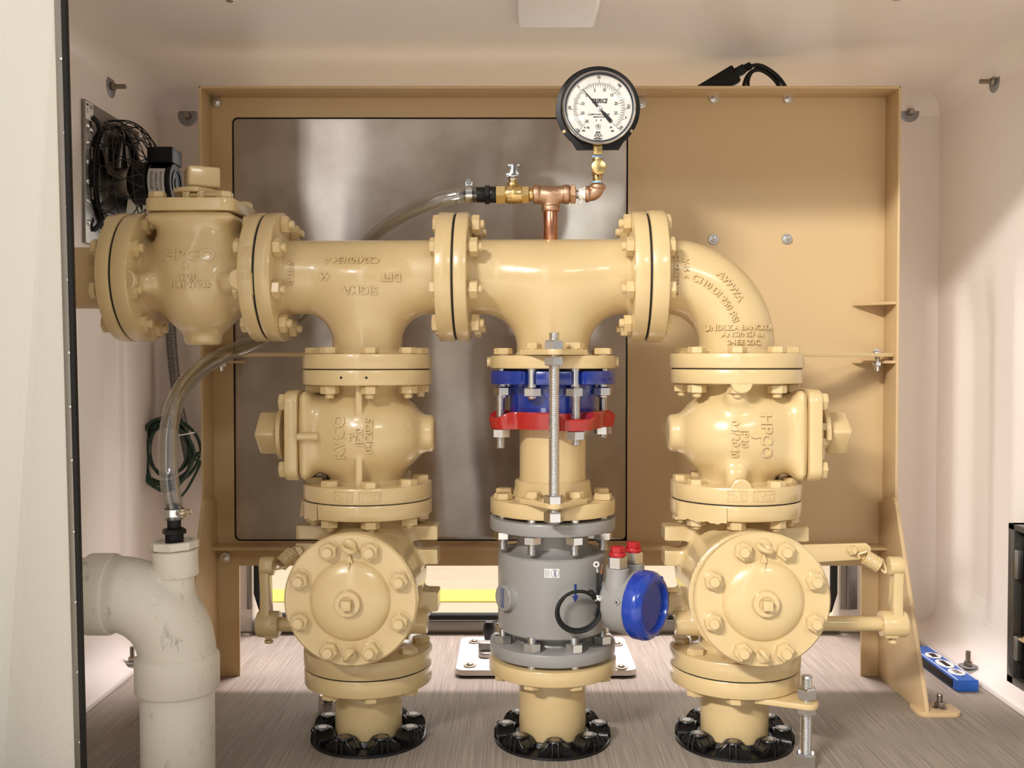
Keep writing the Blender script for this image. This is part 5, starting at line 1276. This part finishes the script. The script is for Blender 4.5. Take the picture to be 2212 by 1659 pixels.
# ================================================================== smaller things round the room
# flat braces from the columns to the panel
for lab, x0, y0, x1, y1, pz in (('flat cream brace bar from the right valve flange to the tan panel edge', UR + ORG.x + .035, .105, PX1 - .012, .318, 763), ('flat cream brace bar from the left valve flange to the tan panel edge', UL + ORG.x - .035, .105, PX0 + .012, .318, 763)):
    z0 = vz(768, 1100, .1) + .003; a, b = Vector((x0, y0, 0)), Vector((x1, y1, 0)); d = (b - a).normalized(); n = Vector((-d.y, d.x, 0))
    z0 = at(1900, 771, .31).z
    t = thing('brace_bar', lab, 'brace', (x1, y1, z0), pipe=False)
    e = [b + d * .012 * cos(q) + n * .021 * sin(q) for q in [R_(-90 + 180 * k / 10) for k in range(11)]]
    poly = [a - n * .021] + e + [a + n * .021]
    mb = MB(); prism(mb, [(p.x, p.y) for p in poly], z0, z0 + .008, None, .001); part('bar', mb, PAINT, t)
    c = (b.x - d.x * .03, b.y - d.y * .02, z0); mb = MB(); cyl(mb, c, (0, 0, 1), .0125, .008, .010, .0005, 24); hexa(mb, frame(c, (0, 0, 1), (1, .4, 0)), .0098, .010, .0175); cyl(mb, c, (0, 0, 1), .0052, -.03, .0, .0005, 14); hexa(mb, frame(c, (0, 0, 1)), .0098, -.0205, -.0125); cyl(mb, c, (0, 0, 1), .0115, -.0125, -.0105, .0005, 24); part('bolt', mb, ZINC, t)
# support rods under two flanges
def jack(label, px, pyf, Yr, ptop, nuts, plabel=None):
    p = L(px, pyf, Yr); x = p.x; Zr = lambda q: vz(q, px, Yr)
    t = thing('support_rod', label, 'threaded rod', (x, Yr, 0)); mb = MB(); threads(mb, (x, Yr, 0), (0, 0, 1), .0094, .012, Zr(ptop), .003, 22); part('rod', mb, ZINC, t)
    mb = MB(); hexa(mb, frame((x, Yr, 0), (0, 0, 1), (1, .25, 0)), .0172, 0, .0235, .003); part('nut', mb, ZINC, t)
    for a, b in nuts: mb = MB(); hexa(mb, frame((x, Yr, 0), (0, 0, 1), (1, .35, 0)), .0168, Zr(a), Zr(b), .002); part('nut', mb, ZINC, t)
    return x, Zr
xj, Zj = jack('threaded zinc support rod with nuts on the floor beside the right black ring', 1741, 1650, -.113, 1459, ((1507, 1484), (1541, 1521)))
t = thing('rod_plate', 'cream lug plate under the right column flange holding the short support rod', 'bracket', (xj, -.113, Zj(1519)))
mb = MB(); d = Vector((xj - UR, -.113, 0)).normalized(); n = Vector((-d.y, d.x, 0)); c = Vector((UR, 0, 0))
e = [Vector((xj, -.113, 0)) + d * .02 * cos(q) + n * .02 * sin(q) for q in [R_(-80 + 160 * k / 10) for k in range(11)]]
poly = [c + d * .085 - n * .055] + e + [c + d * .085 + n * .055, c + d * .07 + n * .04, c + d * .07 - n * .04]
zpl = zR(1467) - .0003; prism(mb, [(p.x, p.y) for p in poly], zpl - .0095, zpl, None, .0015); part('plate', mb, PAINT, t)
jack('threaded zinc support rod with a nut on the floor behind the left cream floor pipe', 707, 1545, .128, 1478, ((1522, 1500),))
# hatch plate behind the meter
y0, y1 = atz(1100, 1465, 0).y, atz(1100, 1377, .016).y
x0, x1 = atz(983, 1465, 0).x, atz(1377, 1465, 0).x
t = thing('base_plate', 'white painted base plate bolted to the concrete floor behind the grey meter', 'plate', ((x0 + x1) / 2, (y0 + y1) / 2, 0), pipe=False)
cx, cy = (x0 + x1) / 2, (y0 + y1) / 2
mb = MB(); prism(mb, rrect(x1 - x0, y1 - y0, .02, cx=cx, cy=cy), .004, .018, None, .003); part('plate', mb, WHITE, t)
mb = MB(); prism(mb, rrect(x1 - x0 - .008, y1 - y0 - .008, .02, cx=cx, cy=cy), 0, .0045, None, 0); part('gasket', mb, BLACKR, t)
for px, py in ((1025, 1386), (1015, 1437), (1333, 1391), (1342, 1441)):
    p = atz(px, py, .02); mb = MB(); cyl(mb, (p.x, p.y, .018), (0, 0, 1), .0138, 0, .003, .001, 28); lathe(mb, [(.0075, .003), (.007, .006), (.004, .008), (0, .008)], frame((p.x, p.y, .018), (0, 0, 1)), 20); part('bolt', mb, STEEL, t)
p = atz(1050, 1412, .02); mb = MB(); box(mb, (p.x, p.y, .033), (.034, .028, .03), .003); cyl(mb, (p.x, p.y - .016, .024), (0, 0, 1), .016, -.006, .006, .002, 24); part('latch_block', mb, ALU, t)
p = atz(1056, 1392, .02); mb = MB(); lathe(mb, [(0, .018), (.009, .018), (.011, .03), (.0135, .04), (.0135, .058), (.010, .068), (0, .069)], frame((p.x, p.y + .02, 0), (0, 0, 1)), 24); part('knob', mb, BLACKP, t, label='black plastic knob')
# blue spirit level
lx0, lx1, ly0 = .9185, .9655, .252
t = thing('spirit_level', 'blue torpedo spirit level lying on the concrete by the right wall', 'level', ((lx0 + lx1) / 2, ly0 + .12, 0), pipe=False)
mb = MB(); box(mb, ((lx0 + lx1) / 2, ly0 + .125, .0125), (lx1 - lx0, .25, .0245), .003); part('body', mb, LBLUE, t)
for X in (lx0 - .0006, lx1 + .0006): mb = MB(); box(mb, (X, ly0 + .128, .0125), (.0016, .222, .017), .0005); part('side_groove', mb, BLACKP, t)
for xx in (lx0 + .0035, lx1 - .0035): mb = MB(); box(mb, (xx, ly0 + .125, .025), (.002, .244, .0008), .0002); part('edge_line', mb, LABELW, t)
def oval(cx, cy, a, b, z0, z1): m = MB(); prism(m, [(cx + a * cos(q), cy + b * sin(q)) for q in [2 * PI * k / 28 for k in range(28)]], z0, z1, None, .0004); return m
for k, yy in enumerate((.052, .110, .170)):
    f_ = part('vial_frame', oval((lx0 + lx1) / 2, ly0 + yy, .0165, .022 if k != 1 else .03, .0245, .0262), LABELW, t)
    mb = MB(); box(mb, ((lx0 + lx1) / 2, ly0 + yy, .0264), (.013 if k != 1 else .011, .026 if k != 1 else .040, .0008), .0003); part('vial', mb, WASH if k == 0 else BLACKP, t, owner=f_)
mb = MB(); cyl(mb, ((lx0 + lx1) / 2, ly0 + .022, .0245), (0, 0, 1), .003, 0, .0004, 0, 14); part('hang_hole', mb, INK, t)
# coil of green wire and its conduit
YW = .62
t = thing('wire_coil', 'coiled dark green wire hanging in front of the back wall behind the clear hose', 'wire', W(360, 978, YW), pipe=False)
mb = MB(); rg = np.random.default_rng(11); pmw = F / (1.79 + YW); P = []
for k in range(7 * 40):
    lp = k // 40; a = 2 * PI * k / 40; q = .5 + .5 * sin(lp * 2.4 + 1)
    rx, rz = (54 + 12 * sin(lp * 1.7 + a * .05)) / pmw, (66 + 14 * sin(lp * 2.3 + .4)) / pmw; cxp = 360 + 5 * sin(lp * 1.3)
    o = W(cxp, 978 + 5 * cos(lp * 1.9), YW); P.append((o.x + rx * cos(a), YW + .012 * sin(a + lp) + .006 * (lp % 3), o.z + rz * sin(a) * (1 - .12 * cos(a))))
tube(mb, P, .0040, 7)
tube(mb, catmull([P[-1], W(432, 1000, YW), W(408, 1050, YW), W(392, 1072, YW + .01)], 6), .0034, 7); part('wire', mb, WIREG, t)
mb = MB(); c = W(400, 938, YW - .01); tube(mb, [c + Vector((.022 * cos(a), -.016 * sin(a) - .0, .004 * cos(a))) for a in [2 * PI * k / 20 for k in range(20)]], .0016, 6, closed=True); part('zip_tie', mb, LABELW, t, label='white zip tie')
t = thing('flexible_conduit', 'grey ribbed flexible conduit hanging down the back wall behind the left valve', 'conduit', W(408, 990, .655), pipe=False)
P = catmull([W(366, 640, .655), W(370, 735, .655), (W(376, 800, .655)), W(385, 870, .655), W(397, 930, .655), W(409, 992, .65)], 24)
mb = MB(); tube(mb, P, lambda i: .0118 + (.0014 if i % 2 else 0), 14); part('conduit', mb, GREYB, t, ang=10)
# power adapter lying on a small tray behind the top of the panel
mb = MB(); p = W(1600, 226, .394); box(mb, (p.x, .400, p.z - .003), (.26, .07, .005), .001); part('rear_tray', mb, PANELP, pan)
t = thing('power_adapter', 'black power adapter with looped cable poking up behind the tan panel top', 'power adapter', W(1550, 200, .394), pipe=False)
c = W(1538, 183, .394); M = Matrix.Translation(c) @ Matrix.Rotation(R_(-31), 4, 'Y'); mb = MB(); box(mb, (0, 0, -.008), (.105, .05, .040), .004, M); ad = part('body', mb, BLACKP, t)
mb = MB(); c2 = W(1592, 157, .394); M2 = Matrix.Translation(c2) @ Matrix.Rotation(R_(-28), 4, 'Y'); box(mb, (0, 0, 0), (.036, .022, .020), .003, M2); cyl(mb, c2, M2.to_3x3() @ Vector((1, 0, 0)), .0075, .016, .034, .001, 16)
for k in range(4): lathe(mb, [(.0075, .018 + .004 * k), (.009, .019 + .004 * k), (.0075, .020 + .004 * k)], frame(c2, M2.to_3x3() @ Vector((1, 0, 0))), 16)
part('plug', mb, BLACKR, t)
mb = MB(); tube(mb, catmull([W(1616, 144, .394), W(1640, 141, .394), W(1665, 153, .394), W(1686, 172, .394), W(1704, 200, .394)], 8), .0042, 10)
tube(mb, catmull([W(1606, 215, .40), W(1608, 180, .40), W(1620, 158, .40), W(1640, 151, .40), W(1662, 162, .40), W(1680, 182, .40), W(1694, 215, .40)], 8), .0042, 10)
tube(mb, catmull([W(1620, 215, .41), W(1616, 176, .41), W(1628, 152, .405), W(1648, 148, .405), W(1672, 166, .405), W(1690, 196, .405)], 8), .0038, 10); part('cable', mb, BLACKR, t)
# metal box on the right wall with a loop of conduit
YBX = .25; xb0 = atz(2179, 1478, .02).x; zb1_ = at(2183, 1129, YBX).z
t = thing('wall_box', 'grey steel electrical box with slotted side at the right edge, low on the wall', 'electrical box', (XR, YBX - .15, .02), pipe=False)
mb = MB()
for (cy, cz, sy, sz) in ((YBX - .012, (.02 + zb1_) / 2, .024, zb1_ - .02), (YBX - .288, (.02 + zb1_) / 2, .024, zb1_ - .02), (YBX - .15, zb1_ - .006, .3, .012), (YBX - .15, .03, .3, .02)): box(mb, (xb0 + .03, cy, cz), (.06, sy, sz), .001)
box(mb, (xb0 + .057, YBX - .15, (.02 + zb1_) / 2), (.006, .3, zb1_ - .02), .001); part('body', mb, mat('dark_steel_sheet', srgb(92, 88, 82), .35, .85), t)
mb = MB(); box(mb, (xb0 + .035, YBX - .15, (.02 + zb1_) / 2), (.04, .25, zb1_ - .06), .002); part('inner_panel', mb, BLACKP, t)
for z0, z1 in ((.245, .305), (.08, .13)):
    mb = MB(); box(mb, (xb0 - .0002, YBX - .045, (z0 + z1) / 2), (.016, .01, z1 - z0), .003); part('slot', mb, GALV, t)
mb = MB(); box(mb, (xb0 + .012, YBX - .09, .125), (.03, .10, .004), .0005, ); part('shelf', mb, PANELP, t)
t = thing('conduit_loop', 'ribbed silver conduit loop rising from the steel box at the right edge', 'conduit', (xb0 + .03, YBX - .06, zb1_), pipe=False)
o = Vector((xb0 + .03, YBX - .075, zb1_)); mb = MB(); tube(mb, [o + Vector((0, .042 * cos(a), .03 * sin(a) + .0)) for a in [PI * k / 60 for k in range(61)]], lambda i: .0085 + (.0012 if i % 2 else 0), 12); part('conduit', mb, GALV, t, ang=10)
# ================================================================== camera, lamps, sky
cam = bpy.data.cameras.new('camera'); co = bpy.data.objects.new('camera', cam); C.objects.link(co)
co.location = CAM; co.rotation_euler = (PI / 2 - PITCH, 0, 0); cam.sensor_fit = 'HORIZONTAL'; cam.sensor_width = 36; cam.lens = F / 2212 * 36
cam.clip_start = .05; cam.clip_end = 100
bpy.context.scene.camera = co
def area(name, loc, target, sx, sy, power, col, spread=180):
    l = bpy.data.lights.new(name, 'AREA'); l.shape = 'RECTANGLE'; l.size = sx; l.size_y = sy; l.energy = power; l.color = col; l.spread = R_(spread)
    o = bpy.data.objects.new(name, l); C.objects.link(o); o.location = loc
    d = Vector(target) - Vector(loc); o.rotation_euler = d.to_track_quat('-Z', 'Y').to_euler(); return o
area('shop_lamp', (-3.0, -5.3, 3.72), (.3, .2, .6), 1.5, .22, 500, (1, .955, .905))
area('shop_lamp_right', (1.7, -4.6, 3.0), (-.4, -.2, .6), 1.2, .3, 32, (.97, 1, .92))
area('rear_lamp', (.25, 1.55, 3.2), (.1, .45, 0), 1.2, .5, 95, (1, .89, .91), 120)
area('yard_lamp', (.2, 2.2, 3.0), (.1, 2.0, 0), 2, 1.5, 14, (1, .93, .82))
# added background bands; the bright one makes the strip reflected in the stainless sheet
w = bpy.data.worlds.new('world'); bpy.context.scene.world = w; w.use_nodes = True; nt = w.node_tree; bg = nt.nodes['Background']
tc = nn(nt, 'ShaderNodeTexCoord'); sp = nn(nt, 'ShaderNodeSeparateXYZ'); nt.links.new(tc.outputs['Generated'], sp.inputs[0])
def mth(op, a, b=None):
    n = nn(nt, 'ShaderNodeMath', operation=op)
    for i, q in enumerate((a, b)):
        if q is None: continue
        if isinstance(q, (int, float)): n.inputs[i].default_value = q
        else: nt.links.new(q, n.inputs[i])
    return n.outputs[0]
az = mth('ARCTAN2', sp.outputs[0], mth('MULTIPLY', sp.outputs[1], -1.0))
fac = mth('ADD', mth('DIVIDE', az, 1.2), .5)
cr = nn(nt, 'ShaderNodeValToRGB'); nt.links.new(fac, cr.inputs[0]); e = cr.color_ramp.elements
stops = [(0, .75), (.22, .55), (.262, .36), (.275, .10), (.302, .14), (.307, 10), (.33, 8.5), (.374, 11), (.379, .50), (.40, .26), (.435, .5), (.47, .22), (.53, .42), (.57, .34), (.585, .9), (.605, .6), (.75, .9), (1, 1.05)]
e[0].position, e[1].position = 0, 1
for p, v in stops[1:-1]: e.new(p)
for el, (p, v) in zip(cr.color_ramp.elements, stops): el.position = p; el.color = (v, v * .95, v * .905, 1)
nt.links.new(cr.outputs[0], bg.inputs[0]); nt.links.new(mth('ADD', .42, mth('MULTIPLY', mth('MAXIMUM', sp.outputs[1], 0.0), 2.4)), bg.inputs[1])
sc = bpy.context.scene
sc.view_settings.view_transform = 'Standard'; sc.view_settings.look = 'None'; sc.view_settings.exposure = -0.08; sc.view_settings.gamma = 1
sc.view_settings.use_curve_mapping = False
